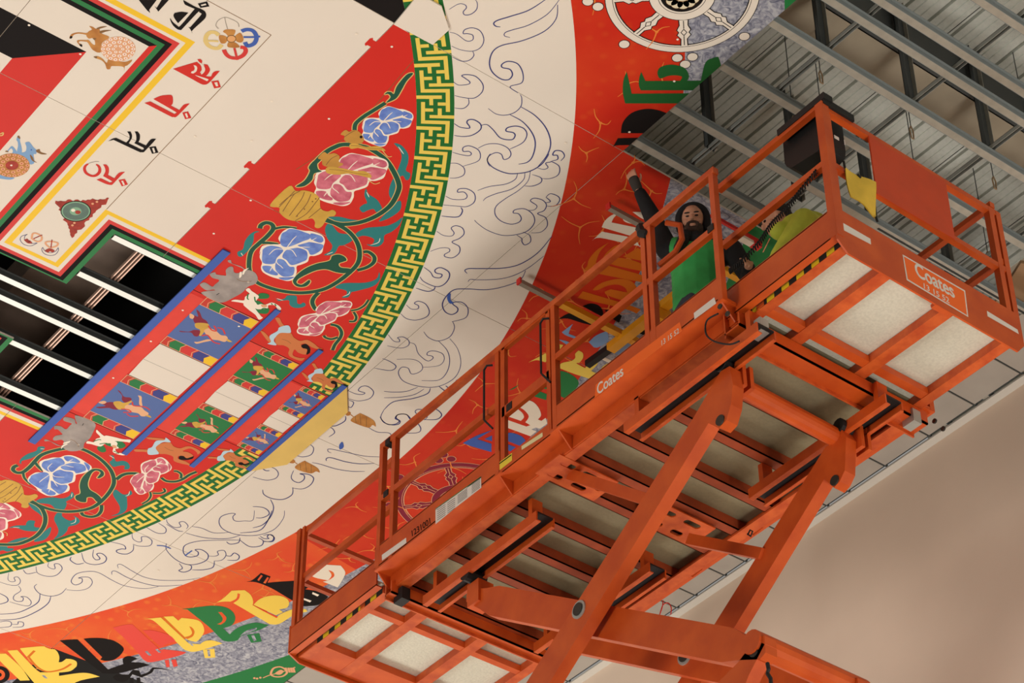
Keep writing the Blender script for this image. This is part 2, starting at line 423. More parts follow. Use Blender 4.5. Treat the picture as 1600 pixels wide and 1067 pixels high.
# stacked wall bands following the T-shaped gate
BX = [5.104, 5.058, 5.030, 4.994, 4.958, 4.921, 4.882]      # on the leg
BYT = [9.858, 9.903, 9.929, 9.966, 9.999, 10.037, 10.076]   # along the top
BYB = [12.314, 12.350, 12.390, 12.426, 12.456, 12.497]      # under the text strip
BXG = [5.459, 5.499, 5.530, 5.564, 5.600, 5.640]
BYG = [11.606, 11.642, 11.682, 11.717, 11.752, 11.788]
def path(i): return [(1.2, BYT[i]), (BX[i], BYT[i]), (BX[i], BYB[i]), (BXG[i], BYB[i]), (BXG[i], BYG[i]), (6.372, BYG[i])]
for i, m in enumerate([YELLOW, CREAM, CRIM, BLACK, GREEN]):
    a = path(i); b = path(i + 1)
    q = [[a[j], a[j + 1], b[j + 1], b[j]] for j in range(5)]
    base.append((2, m, q)); base.append((2, m, [[(x, MIR - y) for x, y in p] for p in q]))
for fl in (0, 1):
    a = [(1.2, BYT[5]), (BX[5], BYT[5])]; b = [(1.2, BYT[6]), (BX[6], BYT[6])]
    q1 = [[a[0], a[1], b[1], b[0]]]; q2 = [[a[1], (BX[5], 12.47), (BX[6], 12.47), b[1]]]
    if fl: q1 = [[(x, MIR - y) for x, y in p] for p in q1]; q2 = [[(x, MIR - y) for x, y in p] for p in q2]
    base.append((3, BLACK, q1)); base.append((3, RED, q2))
# fret key pattern, 124 repeats round the ring
FR = [(0, .67, 0, .11), (.34, .44, .11, .31), (.12, .225, .21, .80), (.225, .44, .415, .515), (.12, .885, .80, .91),
      (.775, .885, -.09, .515), (.56, .775, .22, .32), (.345, 1.0, .625, .725), (.56, .665, .41, .625)]
fy = []
P0 = 360 / 124
for k in range(-20, 46):
    for u0, u1, v0, v1 in FR:
        r0 = 5.722 + .256 * u0; r1 = 5.722 + .256 * u1
        t0 = -37.585 + (v0 - .055 + k) * P0; t1 = -37.585 + (v1 - .055 + k) * P0
        fy += annulus(r0, r1, t0, t1, 1.2)
base.append((2, FYEL, fy))

G = 0.0022
def make_panel(i, j):
    x0, x1, y0, y1 = XS[i] + G, XS[i + 1] - G, YS[j] + G, YS[j + 1] - G
    xs = sorted({x0, x1} | {v for o in OPEN for v in o[:2] if x0 < v < x1})
    ys = sorted({y0, y1} | {v for o in OPEN for v in o[2:] if y0 < v < y1})
    def free(a, b): return not any(o[0] - 1e-6 < (xs[a] + xs[a + 1]) / 2 < o[1] + 1e-6 and o[2] < (ys[b] + ys[b + 1]) / 2 < o[3] for o in OPEN)
    cells = {(a, b) for a in range(len(xs) - 1) for b in range(len(ys) - 1) if free(a, b)}
    if not cells: return
    mb = MB()
    for a, b in cells:
        X0, X1, Y0, Y1 = xs[a], xs[a + 1], ys[b], ys[b + 1]
        z0, z1 = H, H + .018
        v = [(x, y, z) for z in (z0, z1) for y in (Y0, Y1) for x in (X0, X1)]
        fs = [(0, 2, 3, 1), (4, 5, 7, 6)]
        if (a, b - 1) not in cells: fs.append((0, 1, 5, 4))
        if (a, b + 1) not in cells: fs.append((2, 6, 7, 3))
        if (a - 1, b) not in cells: fs.append((0, 4, 6, 2))
        if (a + 1, b) not in cells: fs.append((1, 3, 7, 5))
        mb.add(v, fs, CREAM)
        for lv, m, polys in base:
            z = H - LV * lv
            for p in polys:
                if max(q[0] for q in p) < X0 or min(q[0] for q in p) > X1 or max(q[1] for q in p) < Y0 or min(q[1] for q in p) > Y1: continue
                c = clip_rect(p, (X0, X1, Y0, Y1))
                if len(c) >= 3:
                    ar = sum(c[k][0] * c[(k + 1) % len(c)][1] - c[(k + 1) % len(c)][0] * c[k][1] for k in range(len(c)))
                    if abs(ar) < 1e-8: continue
                    if ar > 0: c = c[::-1]
                    mb.add([(q[0], q[1], z) for q in c], [tuple(range(len(c)))], m)
    mb.build('panel', mural, fix=False)
for i in range(4):
    for j in range(7):
        if i == 3 and j < 2: continue                 # not hung yet: open framing there
        if i == 3 and j == 6: continue
        make_panel(i, j)

# ---------------------------------------------------------------- motifs painted on the panels
FR_ = dict(A2=(100, 30, .1125), A3=(210, 0, .13125), A4=(160, 130, .1125), A5=(60, 250, .09375), A6=(0, 200, .09375), A7=(0, 300, .15),
           B1=(500, 100, .15), B2=(420, 190, .16869), B3=(360, 320, .15), B4=(480, 300, .14055), B5=(300, 380, .11244), B6=(420, 430, .1125),
           B7=(390, 490, .1406), B8=(240, 460, .1312), C2=(260, 540, .17814), C5=(0, 960, .1125), C6=(90, 940, .125), C7=(220, 920, .125),
           C8=(330, 880, .16866), D1=(900, 0, .24373), D2=(900, 300, .14995), D3=(870, 420, .13122), D4=(820, 500, .13122), D5=(720, 580, .13122),
           D8=(680, 0, .24365), E1=(600, 240, .25), E2=(600, 440, .25), G1=(400, 600, .25), L0=(0, 800, .25), L3=(300, 800, .25), PX=(0, 0, 1))
def pts(fr, s):
    x0, y0, k = FR_[fr]
    v = [float(t) for t in s.replace(',', ' ').split()]
    return [PL(x0 + v[i] * k, y0 + v[i + 1] * k) for i in range(0, len(v), 2)]
def mir(p): return [(q[0], MIR - q[1]) for q in p]
CLIPX = 7.984
class Art:
    def __init__(s, name, lvl=6, mirror=False, clipx=False):
        s.name = name; s.l = lvl; s.mb = MB(); s.mir = mirror; s.cx = clipx; s.n = 0
    def tri(s, ts, m, lv):
        z = H - LV * (lv + .08 * min(s.n, 60))
        for t in ts:
            if s.cx:
                t = clip(t, 1, 0, CLIPX)
                if len(t) < 3: continue
            ar = sum(t[k][0] * t[(k + 1) % len(t)][1] - t[(k + 1) % len(t)][0] * t[k][1] for k in range(len(t)))
            if abs(ar) < 1e-9: continue
            if ar > 0: t = t[::-1]
            s.mb.add([(q[0], q[1], z) for q in t], [tuple(range(len(t)))], m)
    def poly(s, P, m, lv=0, smooth=True, holes=()):
        s.n += 1
        P = catmull(P, True, 4) if smooth else smart(P) if smooth is None else P
        hs = [catmull(h, True, 4) if smooth else h for h in holes]
        s.tri(tris(P, hs), m, s.l + lv); return s
    def p(s, fr, st, m, lv=0, smooth=True, holes=()):
        return s.poly(pts(fr, st), m, lv, smooth, [pts(fr, h) for h in holes])
    def line(s, P, m, w, lv=0, smooth=True, closed=False, taper=0):
        s.n += 1
        if smooth: P = catmull(P, closed, 6)
        if closed: P = P + P[:1]
        n = len(P); L = []; R = []
        for i in range(n):
            a = P[max(0, i - 1)]; b = P[min(n - 1, i + 1)]
            if closed and i in (0, n - 1): a = P[n - 2]; b = P[1]
            dx, dy = b[0] - a[0], b[1] - a[1]; d = math.hypot(dx, dy) or 1
            ww = w / 2
            if taper: ww *= max(.15, 1 - taper * abs(2 * i / (n - 1) - 1) ** 3)
            L.append((P[i][0] - dy / d * ww, P[i][1] + dx / d * ww)); R.append((P[i][0] + dy / d * ww, P[i][1] - dx / d * ww))
        for i in range(n - 1):
            s.tri([[L[i], R[i], R[i + 1]], [L[i], R[i + 1], L[i + 1]]], m, s.l + lv)
        return s
    def s(s, fr, st, m, w, lv=0, smooth=True, closed=False, taper=0):
        return s.line(pts(fr, st), m, w, lv, smooth, closed, taper)
    def disc(s, c, r, m, lv=0, ry=None, n=28):
        s.n += 1
        s.tri(tris([(c[0] + r * math.cos(2 * math.pi * k / n), c[1] + (ry or r) * math.sin(2 * math.pi * k / n)) for k in range(n)]), m, s.l + lv); return s
    def ell(s, fr, x, y, rx, ry, m, lv=0, n=28):
        s.n += 1
        x0, y0, k = FR_[fr]
        s.tri(tris([PL(x0 + (x + rx * math.cos(2 * math.pi * i / n)) * k, y0 + (y + ry * math.sin(2 * math.pi * i / n)) * k) for i in range(n)]), m, s.l + lv); return s
    def ring(s, c, r0, r1, m, lv=0, n=72):
        s.n += 1
        q = []
        for k in range(n):
            a = 2 * math.pi * k / n; b = 2 * math.pi * (k + 1) / n
            f = lambda r, t: (c[0] + r * math.cos(t), c[1] + r * math.sin(t))
            q.append([f(r0, a), f(r1, a), f(r1, b), f(r0, b)])
        s.tri(q, m, s.l + lv); return s
    def done(s, label=None, lmir=None, kind=None):
        out = []
        o = s.mb.build(s.name, mural, fix=False); out.append(o)
        if label: o['label'] = label
        if s.mir:
            mb = MB(); mb.v = [(x, MIR - y, z) for x, y, z in s.mb.v]; mb.f = [f[::-1] for f in s.mb.f]; mb.m = s.mb.m; mb.mats = s.mb.mats
            o2 = mb.build(s.name, mural, fix=False); out.append(o2)
            if label: o2['label'] = lmir or label
        if kind:
            for o in out: o['kind'] = kind
        return out

# lotus blossoms: one traced flower mapped to the four places it is painted
FP = ["530 350 545 300 580 280 620 255 690 262 760 285 820 310 815 350 750 375 640 420 570 430 530 400",
      "840 300 900 310 950 330 965 370 930 390 860 365 840 350", "710 420 800 390 890 400 960 420 935 470 870 510 830 510 810 470 760 445",
      "580 480 660 450 740 460 790 490 790 560 740 590 640 620 590 570 550 540", "340 500 350 460 420 430 520 450 540 490 480 550 460 600 400 610 340 590",
      "500 570 560 580 610 640 660 650 650 720 600 740 540 735 480 680 475 620", "340 640 420 640 450 680 490 710 480 730 420 720 360 690",
      "510 757 600 752 660 752 600 780 540 776"]
FO = "315 480 300 515 330 430 430 410 520 405 500 350 525 300 560 265 620 240 690 252 770 268 830 270 900 288 960 318 985 370 970 430 950 500 880 530 825 535 805 590 740 620 690 640 690 700 660 770 600 792 520 775 420 745 340 700 318 650 330 600 305 545"
FV = ["570 465 620 400 650 360 690 320", "570 465 700 415 820 380 900 340", "570 465 700 440 830 440", "570 465 640 470 690 540", "570 465 470 460 400 520", "570 465 480 580 530 640 550 660", "470 600 440 640 410 690"]
def fit_affine(src, dst):
    n = len(src)
    mx, my = sum(p[0] for p in src) / n, sum(p[1] for p in src) / n
    mX, mY = sum(p[0] for p in dst) / n, sum(p[1] for p in dst) / n
    a = b = c = 0; e = [0, 0, 0, 0]
    for (x, y), (X, Y) in zip(src, dst):
        x -= mx; y -= my; X -= mX; Y -= mY
        a += x * x; b += x * y; c += y * y
        e[0] += x * X; e[1] += y * X; e[2] += x * Y; e[3] += y * Y
    d = a * c - b * b
    m = [(c * e[0] - b * e[1]) / d, (a * e[1] - b * e[0]) / d, (c * e[2] - b * e[3]) / d, (a * e[3] - b * e[2]) / d]
    return lambda x, y: (mX + m[0] * (x - mx) + m[1] * (y - my), mY + m[2] * (x - mx) + m[3] * (y - my))
def warp(A, P): return [A(x, y) for x, y in P]
fsrc = pts('B3', '970 380 320 520 600 790 620 242')
for fr, dst, m, lab in (('B3', '970 380 320 520 600 790 620 242', FBLUE, 'blue blossom'), ('B2', '1080 430 420 560 700 765 780 268', FPINK, 'large pink blossom'),
                   ('B1', '955 580 445 660 640 842 720 412', FBLUE, 'blue blossom'), ('B6', '1140 460 420 700 660 803 800 305', FPINK, 'pink blossom')):
    A = fit_affine(fsrc, pts(fr, dst))
    a = Art('lotus_flower', 12, True)
    a.poly(warp(A, pts('B3', FO)), LCREAM, 0)
    for q in FP:
        P = pts('B3', q); ux = sum(p[0] for p in P) / len(P); uy = sum(p[1] for p in P) / len(P)
        a.poly(warp(A, [(ux + (p[0] - ux) * 1.07, uy + (p[1] - uy) * 1.07) for p in P]), m, 1)
    for q in FV: a.line(warp(A, pts('B3', q)), LCREAM, .007, 2, taper=.7)
    a.done(lab)

# vine scrolls with gold outlines
def vine(P, w, lv=0):
    V.line(P, LINEY, w + .011, lv); V.line(P, DGREEN, w, lv + 3)
V = Art('vine_scroll', 8, True)
vine(pts('B3', '1000 150 1130 212 1230 275 1310 370 1345 480 1330 600 1240 705 1100 812 950 885 750 915 560 900 400 860 270 800 205 700 195 590 220 480 300 400 380 330 445 250 430 200 370 185 320 210 308 245'), .034)
vine(pts('B2', '520 910 600 935 700 950 850 930 1000 870 1130 770 1200 640 1200 560 1150 450 1080 350 980 275 880 230 700 210 600 240 520 290 440 370'), .036)
vine(pts('B3', '1385 490 1440 490 1498 540 1490 600 1420 650 1320 680'), .03)
vine(pts('B3', '330 395 400 395 500 410'), .026)
vine(pts('B3', '450 250 560 230 690 245'), .022)
vine(pts('B6', '690 240 625 310 605 380 640 460 665 475'), .032)
vine(pts('B6', '1140 490 1240 470 1330 415 1385 340'), .018)
vine(pts('B6', '1180 510 1215 580 1190 635 1115 640'), .02)
vine(pts('B6', '860 680 960 710 1010 790 990 870 920 960 885 1040'), .026)
vine(pts('B6', '960 860 870 885 790 865 765 835'), .022)
vine(pts('B1', '360 690 372 620 450 550 560 480 680 405'), .03)
for fr, q in (('B1', '690 400 735 345 710 310 675 315 700 290 740 290 770 310 800 230 880 130 930 95 970 100 900 180 850 270 800 350 740 385'),
              ('B3', '1030 580 1060 530 1130 515 1190 540 1210 575 1180 590 1130 610 1150 650 1250 665 1200 710 1100 700 1000 670 900 680 800 720 710 770 690 810 740 830 790 800 820 780 832 800 800 840 740 855 680 840 650 790 690 730 780 660 900 610'),
              ('B2', '490 345 450 390 460 440 490 460 420 480 400 540 330 595 250 600 330 545 380 460 370 420 420 360')):
    P = catmull(pts(fr, q), True, 4)
    V.line(P, LINEY, .014, 1, smooth=False, closed=True); V.poly(P, DGREEN, 3.5, smooth=False)
V.done()
for fr, q, hl in (('B3', '75 490 130 460 150 380 200 310 260 275 300 280 250 300 240 380 200 460 140 520 110 540 80 530', '110 500 130 530'),
              ('B3', '985 260 1010 200 1060 210 1130 290 1250 310 1270 370 1180 420 1130 430 1090 500 1030 525 975 520 1040 480 1060 420 1010 350', '1000 518 1070 490'),
              ('B4', '540 460 650 400 800 385 900 370 990 330 1060 280 1020 370 940 440 860 480 850 550 800 600 720 605 660 580 720 580 745 530 700 500 620 485 560 500', '700 590 790 560 810 510'),
              ('B3', '1090 860 1180 815 1400 810 1520 770 1550 700 1555 780 1480 850 1300 900 1260 910 1230 960 1160 965 1210 930 1200 890', '1170 955 1230 930 1245 900'),
              ('B6', '90 310 130 340 220 320 260 280 380 285 390 340 400 390 440 400 470 380 500 385 510 420 450 450 350 450 290 410 280 350 200 350 130 355', '110 320 200 350'),
              ('B2', '1160 200 1230 220 1290 300 1290 380 1270 450 1310 480 1300 530 1270 540 1240 500 1190 540 1170 620 1150 720 1115 680 1120 600 1160 510 1200 430 1230 330 1210 260', '1200 230 1250 300'),
              ('B2', '900 620 925 670 1000 720 1040 780 1045 815 1000 840 970 810 920 820 870 840 840 800 880 765 910 750 885 680', '905 650 930 700'),
              ('B2', '540 885 650 880 760 905 850 915 640 930 570 910', None), ('B2', '1225 740 1215 820 1120 890 1020 920 1130 800 1190 740', None)):
    T = Art('teal_leaf', 6, True); T.p(fr, q, TEAL)
    if hl: T.s(fr, hl, LCREAM, .006, 1, taper=.8)
    T.done()
a = Art('offering_vase', 16, True)
a.p('B2', '10 770 188 595 250 640 330 635 420 660 470 710 480 800 540 830 590 815 622 840 605 872 548 885 500 960 460 985 425 972 428 930 400 895 330 910 240 918 160 895 100 840 95 795', OCHRE)
for q in ('100 770 180 700 290 640', '245 915 350 850 440 740 470 700', '130 830 220 690 250 660', '190 870 300 720 330 650', '250 880 350 760 390 670', '370 890 480 800', '95 790 240 640'): a.s('B2', q, BROWN, .006, 1)
for x, y in ((435, 713), (405, 738), (330, 808), (262, 872)): a.ell('B2', x, y, 8, 7, BROWN, 1, 8)
a.done('large gold vase')
a = Art('offering_vase', 16, True)
a.p('B2', '665 115 710 75 745 92 790 75 840 95 880 150 870 190 830 205 760 200 700 170 700 130', OCHRE2)
a.p('B2', '750 210 800 200 900 230 1000 225 1060 245 1080 270 1030 265 930 260 850 240 760 250', OCHRE, 1)
a.s('B2', '700 140 760 100 800 80', BROWN, .005, 1); a.s('B2', '1050 260 1100 320 1140 320', LINEY, .006, 1)
a.s('B2', '760 220 850 225 940 245 1050 250', BROWN, .004, 2); a.ell('B2', 855, 140, 14, 14, BLACK, 1, 8); a.done('small gold vase with a ribbon')
a = Art('offering_vase', 16, True)
a.p('B2', '455 335 510 280 550 300 610 290 655 320 650 370 690 390 640 420 560 420 500 400 490 355', OCHRE2)
a.p('B2', '530 430 580 415 680 430 800 455 880 455 945 490 940 520 850 500 740 480 640 490 540 475', OCHRE, 1)
a.s('B2', '560 440 680 450 800 475 920 490', BROWN, .004, 2); a.s('B2', '530 400 580 340 640 310', BROWN, .005, 1); a.s('B2', '920 540 980 575 1030 562', LINEY, .006, 1)
a.done('small gold vase with a ribbon')
# animals and bearers at the gate
a = Art('painted_elephant', 18, True)
a.p('B5', '250 420 320 400 340 430 440 445 475 440 470 370 520 325 570 330 585 400 650 410 720 360 600 300 510 262 500 235 540 232 560 278 680 318 745 365 800 370 880 410 915 490 880 560 780 600 700 680 600 740 430 820 300 790 130 690 220 660 320 650 290 640 200 650 110 580 150 545 200 550 280 600 320 570 380 510 290 480 250 440', GREYP)
a.p('B5', '700 425 720 370 790 340 745 380 718 430', LCREAM, 1); a.p('B5', '655 470 665 400 690 400 690 450 670 475', LCREAM, 1)
a.ell('B5', 782, 535, 14, 12, LCREAM, 1, 10); a.ell('B5', 782, 537, 6, 6, BLACK, 2, 8); a.s('B5', '340 715 380 690', BLACK, .005, 1)
a.s('B5', '620 490 680 520 780 530 830 520', BROWN, .004, 1); a.done()
a = Art('painted_lion', 18, True)
a.p('B5', '860 880 890 800 950 810 1040 880 1075 920 1040 975 940 970 870 930', GREEN); a.p('B5', '930 700 1000 690 1070 715 1060 760 960 770 910 755', GREEN)
a.p('B5', '545 800 600 780 720 790 740 740 800 700 760 660 750 640 790 620 830 660 890 700 930 740 890 800 910 850 960 840 1020 850 1110 820 1200 860 1240 910 1200 930 1150 860 1060 860 1050 900 920 915 880 905 960 1010 985 1030 950 1055 920 1050 880 990 800 930 720 860 710 830 600 810', LCREAM, 1)
for q in ('870 740 880 800 900 820', '780 700 770 760 790 780', '1100 830 1120 850', '1150 840 1170 870', '960 920 1000 900 1050 910'): a.s('B5', q, GREEN, .01, 2)
a.p('B5', '960 850 1030 850 1040 880 980 885', SALMON, 2); a.done()
BEAR = [('285 48 330 45 360 100 400 150 350 150 320 110', SKINP, 0), ('120 190 165 205 230 280 238 325 205 305 160 250', SKINP, 0),
        ('285 270 330 210 450 208 490 260 560 300 640 288 715 330 765 372 812 385 760 392 690 370 620 330 570 345 650 370 680 420 620 452 540 430 500 395 480 460 560 490 612 490 570 522 460 482 430 440 440 388 380 350 300 340', SKINP, 0),
        ('222 245 310 190 330 150 430 128 460 190 442 212 340 212 285 262 270 300 297 348 200 332 238 310', LBLUE, 1),
        ('575 350 630 335 670 380 672 430 630 452 640 395 590 380', BLACK, 1), ('360 280 420 300 460 330', BROWN, -1)]
def bearer(A, lv):
    a = Art('painted_bearer', lv, True)
    for q, m, l in BEAR:
        P = warp(A, pts('B7', q))
        if l < 0: a.line(P, m, .004, 1)
        else: a.poly(P, m, l)
    a.done()
bs = pts('B7', '285 45 200 330 810 385 620 450')
bearer(fit_affine(bs, bs), 18)
bearer(fit_affine(bs, pts('B7', '690 555 640 740 1075 770 930 830')), 20)
NAVY = pmat('navy_paint', (62, 66, 132), .5)
ARED = pmat('arrow_red_paint', (196, 58, 44), .5)
# dancer pictures, arrow bands and blank pictures between the blue strips
ROWS = [(6.534, 6.990, 12.071, 12.522, 12.635, PBLUE, 'large blue dancer picture'), (7.180, 7.510, 12.280, 12.612, 12.697, GREEN, 'green dancer picture'), (7.682, 7.888, 12.457, 12.680, 12.748, PBLUE, 'small blue dancer picture')]
DAN = [('510 185 550 210 580 280 625 310 640 350 500 345 470 280 485 250 530 262', MAROON), ('430 230 460 235 485 260 465 290 430 275', SKINL),
       ('500 340 640 345 660 390 612 430 560 490 530 470 552 420 500 392', OCHRE), ('305 430 410 440 480 420 552 430 530 492 480 490 440 450 330 445', MAROON),
       ('600 430 662 400 740 430 800 480 862 490 882 530 842 560 770 542 700 532 640 490', SKINL), ('480 560 530 558 640 530 684 545 600 562 510 582', SKINL), ('868 522 935 560 880 556', OCHRE)]
DANL = ['650 370 690 420 745 430 720 370', '760 392 820 410 850 470', '570 490 640 482 710 560 790 585']
for x0, x1, ya, yb, yc, bg, lab in ROWS:
    rect = [(x0, ya), (x1, ya), (x1, yb), (x0, yb)]
    a = Art('dancer_picture', 8, True)
    a.poly(rect, bg, 0, False)
    A = fit_affine(pts('B8', '545 120 1165 410 765 765 160 490'), rect)
    for q, m in DAN: a.poly(warp(A, pts('B8', q)), m, 1)
    for q in DANL: a.line(warp(A, pts('B8', q)), CRIM, .012 * (x1 - x0) / .456, 2)
    a.done(lab)
    for (y0, y1) in ((ya - (yc - yb) + .006, ya), (yb, yc - .006)):
        a = Art('arrow_band', 8, True)
        w = x1 - x0; ym = (y0 + y1) / 2; hh = (y1 - y0) / 2
        a.poly([(x0, y0), (x1, y0), (x1, y1), (x0, y1)], SALMON, 0, False)
        i = .006
        a.poly([(x0 + i, y0 + i), (x1 - i, y0 + i), (x1 - i, y1 - i), (x0 + i, y1 - i)], ARED, 1, False)
        for k, m in ((.17, GREEN), (.41, CRIM), (.63, NAVY), (.84, YELLOW)):
            xa = x0 + k * w; xb = x0 + (k + .17) * w - i; t = .05 * w
            if m is YELLOW: a.poly([(xa - t, ym), (xa, y0 + i), (x1 - i, y0 + i), (x1 - i, y1 - i), (xa, y1 - i)], m, 2, False)
            else:
                a.poly([(xa - t, ym), (xa, y0 + i), (xb + t, y0 + i), (xb, ym), (xb + t, y1 - i), (xa, y1 - i)], m, 2, False)
                a.line([(xa - t - .012, ym), (xa - .012, y0)], SALMON, .006, 3, False); a.line([(xa - t - .012, ym), (xa - .012, y1)], SALMON, .006, 3, False)
        a.done()
    a = Art('blank_picture', 8); rj = random.Random(4)
    P = [(x0 + .008 + rj.uniform(-.003, .003), yc), (x1, yc - .004), (x1 - .004, CYM), (x1 - .006, MIR - yc + .004), (x0 + .01, MIR - yc), (x0, CYM)]
    a.poly(P, CREAM, 0, False); a.line([(x0, CYM), (x1, CYM)], PENCIL, .004, 1, False); a.done()
    a = Art('panel_seam', 9, True)
    a.line([(x0 - .15, ya - (yc - yb)), (x1, ya - (yc - yb))], BLACK, .005, 1, False); a.line([(x0, yc - .002), (x1, yc - .002)], BLACK, .005, 1, False); a.done()
mb = MB()
def strip_box(name, x0, x1, y0, y1, m, label=None, t=.014):
    mb = MB(); mb.box(x0, x1, y0, y1, H - t, H - .004, m); o = mb.build(name, mural)
    if label: o['label'] = label
for x0, x1, y in ((6.338, 6.402, 11.445), (7.004, 7.050, 11.762), (7.520, 7.562, 11.950), (7.905, 7.948, 12.188)):
    strip_box('blue_strip', x0, x1, y, MIR - y, BLUE)
for x0, x1, y, lv in ((6.40, 6.53, 12.0, 7), (7.05, 7.178, 12.196, 7), (7.562, 7.68, 12.41, 7)):
    a = Art('light_red_band', lv); a.poly([(x0, y), (x1, y), (x1, MIR - y), (x0, MIR - y)], RED2, 0, False); a.done()
# fret is hidden behind the third tier: red backing for the whole gate
a = Art('gate_backing', 5); a.poly([(7.562, 12.38), (7.905, 12.38), (7.905, MIR - 12.38), (7.562, MIR - 12.38)], RED, 0, False); a.done()
mb = MB(); mb.prism([(7.948, 12.190), (8.130, 12.440), (8.130, MIR - 12.440), (7.948, MIR - 12.190)], 'z', H - .014, H - .004, OCHRE); mb.mats[0] = mat('yellow_plinth_paint', (222, 184, 88), .5, var=.04)
o = mb.build('yellow_plinth', mural)
a = Art('plinth_seam', 13); a.line([(7.972, 12.22), (7.972, MIR - 12.22)], BROWN, .004, 0, False); a.line([(8.04, 12.4), (8.06, 12.9), (8.04, 13.2)], BROWN, .004, 0, False); a.done()
a = Art('brown_pot', 9)
for dx in (0,):
    a.p('G1', '560 180 575 170 592 178 585 195 565 196', TAN, 0); a.s('G1', '588 188 610 205', TAN, .008); a.p('G1', '595 218 640 186 660 185 735 226 748 265 728 255 700 272 605 238', TAN, 1)
    for q in ('620 200 625 240', '650 190 655 250', '690 205 690 265'): a.s('G1', q, BROWN, .004, 2)
a.done()
a = Art('brown_pot', 9); a.p('G1', '205 478 222 466 245 480 235 494 212 492', TAN); a.s('G1', '240 486 258 500', TAN, .008); a.p('G1', '246 512 300 480 315 485 382 522 398 552 375 545 340 558 258 534', TAN, 1)
for q in ('275 498 280 535', '310 488 315 545', '345 505 345 555'): a.s('G1', q, BROWN, .004, 2)
a.done()
# blank square laid over the corner, jigsaw tabs, fine seam lines
mb = MB(); mb.prism([PL(616, 35), PL(640, 6), PL(655, -12), PL(690, 8), PL(702, 44), PL(676, 67.5)], 'z', H - .016, H - .004, CREAM); o = mb.build('blank_square_patch', mural)
for y in (9.158, 10.612, 11.116):
    for q in (y, MIR - y):
        a = Art('jigsaw_tab', 4); a.poly([(6.05, q - .03), (6.018, q - .03), (6.008, q - .045), (5.994, q - .03), (5.994, q + .03), (6.008, q + .045), (6.018, q + .03), (6.05, q + .03)], RED, 0, False); a.done()
for x0, y0, x1, y1 in ((5.464, 9.5, 5.464, 11.6), (4.06, 9.5, 5.464, 9.5), (5.464, MIR - 9.5, 5.464, MIR - 11.6), (6.335, 9.1, 6.405, 9.93), (6.405, 9.93, 6.30, 10.45), (6.405, 10.886, 6.6, 10.886)):
    a = Art('seam_line', 7); a.line([(x0, y0), (x1, y1)], BROWN, .0045, 0, False); a.done()
a = Art('screw_head', 24)
for x, y in ((6.15, 9.1), (6.2, 9.9), (6.22, 10.9), (6.2, 11.35), (6.47, 12.2), (6.47, 12.65), (6.47, 13.2), (5.9, 9.15), (5.8, 10.0), (5.9, 10.4), (4.56, 10.41), (4.165, 10.39), (7.6, 7.9), (7.83, 8.2), (7.9, 8.75), (7.62, 9.1), (6.9, 12.1), (5.57, 10.6), (8.1, 15.2)):
    a.disc((x, y), .009, LCREAM, 0, n=8)
a.done(kind='stuff')
# antelope and cow with blossom discs
def blossom(a, fr, x, y, rx, ry, rim, petal, dot, lv):
    a.ell(fr, x, y, rx, ry, rim, lv, 40)
    for rad, n, sz in ((.87, 18, .115), (.57, 11, .125), (.27, 6, .1)):
        for k in range(n):
            t = 2 * math.pi * (k + .5 * (n == 11)) / n
            px, py = x + rx * rad * math.cos(t), y + ry * rad * math.sin(t)
            a.ell(fr, px, py, rx * sz, ry * sz, petal, lv + 1, 10)
            a.ell(fr, px, py, rx * sz * .36, ry * sz * .4, dot, lv + 2, 6)
a = Art('painted_antelope', 8)
a.p('A2', '75 265 85 228 115 200 200 180 310 190 345 165 388 140 350 95 400 105 440 130 490 135 520 195 630 245 560 300 520 350 515 450 470 462 430 445 385 410 330 325 300 312 225 305 205 325 250 352 250 385 215 360 180 312 200 288 300 288 345 290 390 340 430 355 425 290 395 262 345 268 315 240 300 215 200 200 140 215 118 240 110 262', TAN)
a.p('A2', '410 520 470 512 540 550 592 605 620 550 700 575 850 590 940 560 935 590 880 640 845 655 835 715 822 660 700 650 655 655 640 690 595 690 570 620 520 570 450 545', TAN)
for q in ('455 122 520 100 600 98 530 122 470 138', '495 168 560 150 660 152 580 172 510 195', '80 265 90 232 118 240 108 264', '215 362 225 345 252 352 250 385', '410 522 440 512 462 518 450 545', '425 290 400 262 450 262'): a.p('A2', q, BROWN if q[0] in '45' else BLACK, 1)
blossom(a, 'A2', 752, 412, 242, 172, SALMON, LCREAM, CRIM, 2)
a.done('brown antelope with a petal disc on its body')
a = Art('painted_cow', 8)
for q in ('90 390 130 368 190 300 235 325 280 390 305 425 210 425 215 380 190 340 150 370 135 400', '285 150 310 122 338 160 332 210 358 310 362 405 285 400 300 300 295 230 275 200',
          '420 245 470 228 500 240 560 320 612 370 600 430 560 440 575 560 540 602 480 590 420 490 300 430 280 398 380 405 430 380 440 310', '-60 700 0 740 100 800 240 825 180 858 60 850 -40 820'):
    a.p('A6', q, PBL)
for q in ('600 370 660 350 680 395 782 432 700 438 620 405', '500 440 545 480 570 540 618 576 550 552 515 510', '85 392 110 375 138 385 134 402', '290 150 310 122 338 160 325 178'): a.p('A6', q, BROWN, 1)
a.ell('A6', 522, 362, 13, 13, BLUE, 1, 8)
blossom(a, 'A6', 195, 620, 302, 200, TAN, SALMON, DRED, 2); a.ell('A6', 200, 620, 110, 75, DRED, 5); a.ell('A6', 190, 618, 20, 14, LCREAM, 6, 8)
a.done('blue cow with an orange petal disc')
a = Art('painted_scroll_tip', 8); a.s('PX', '-6 207 0 209 5 207 4 211 -1 212', LINEY, .008); a.done()
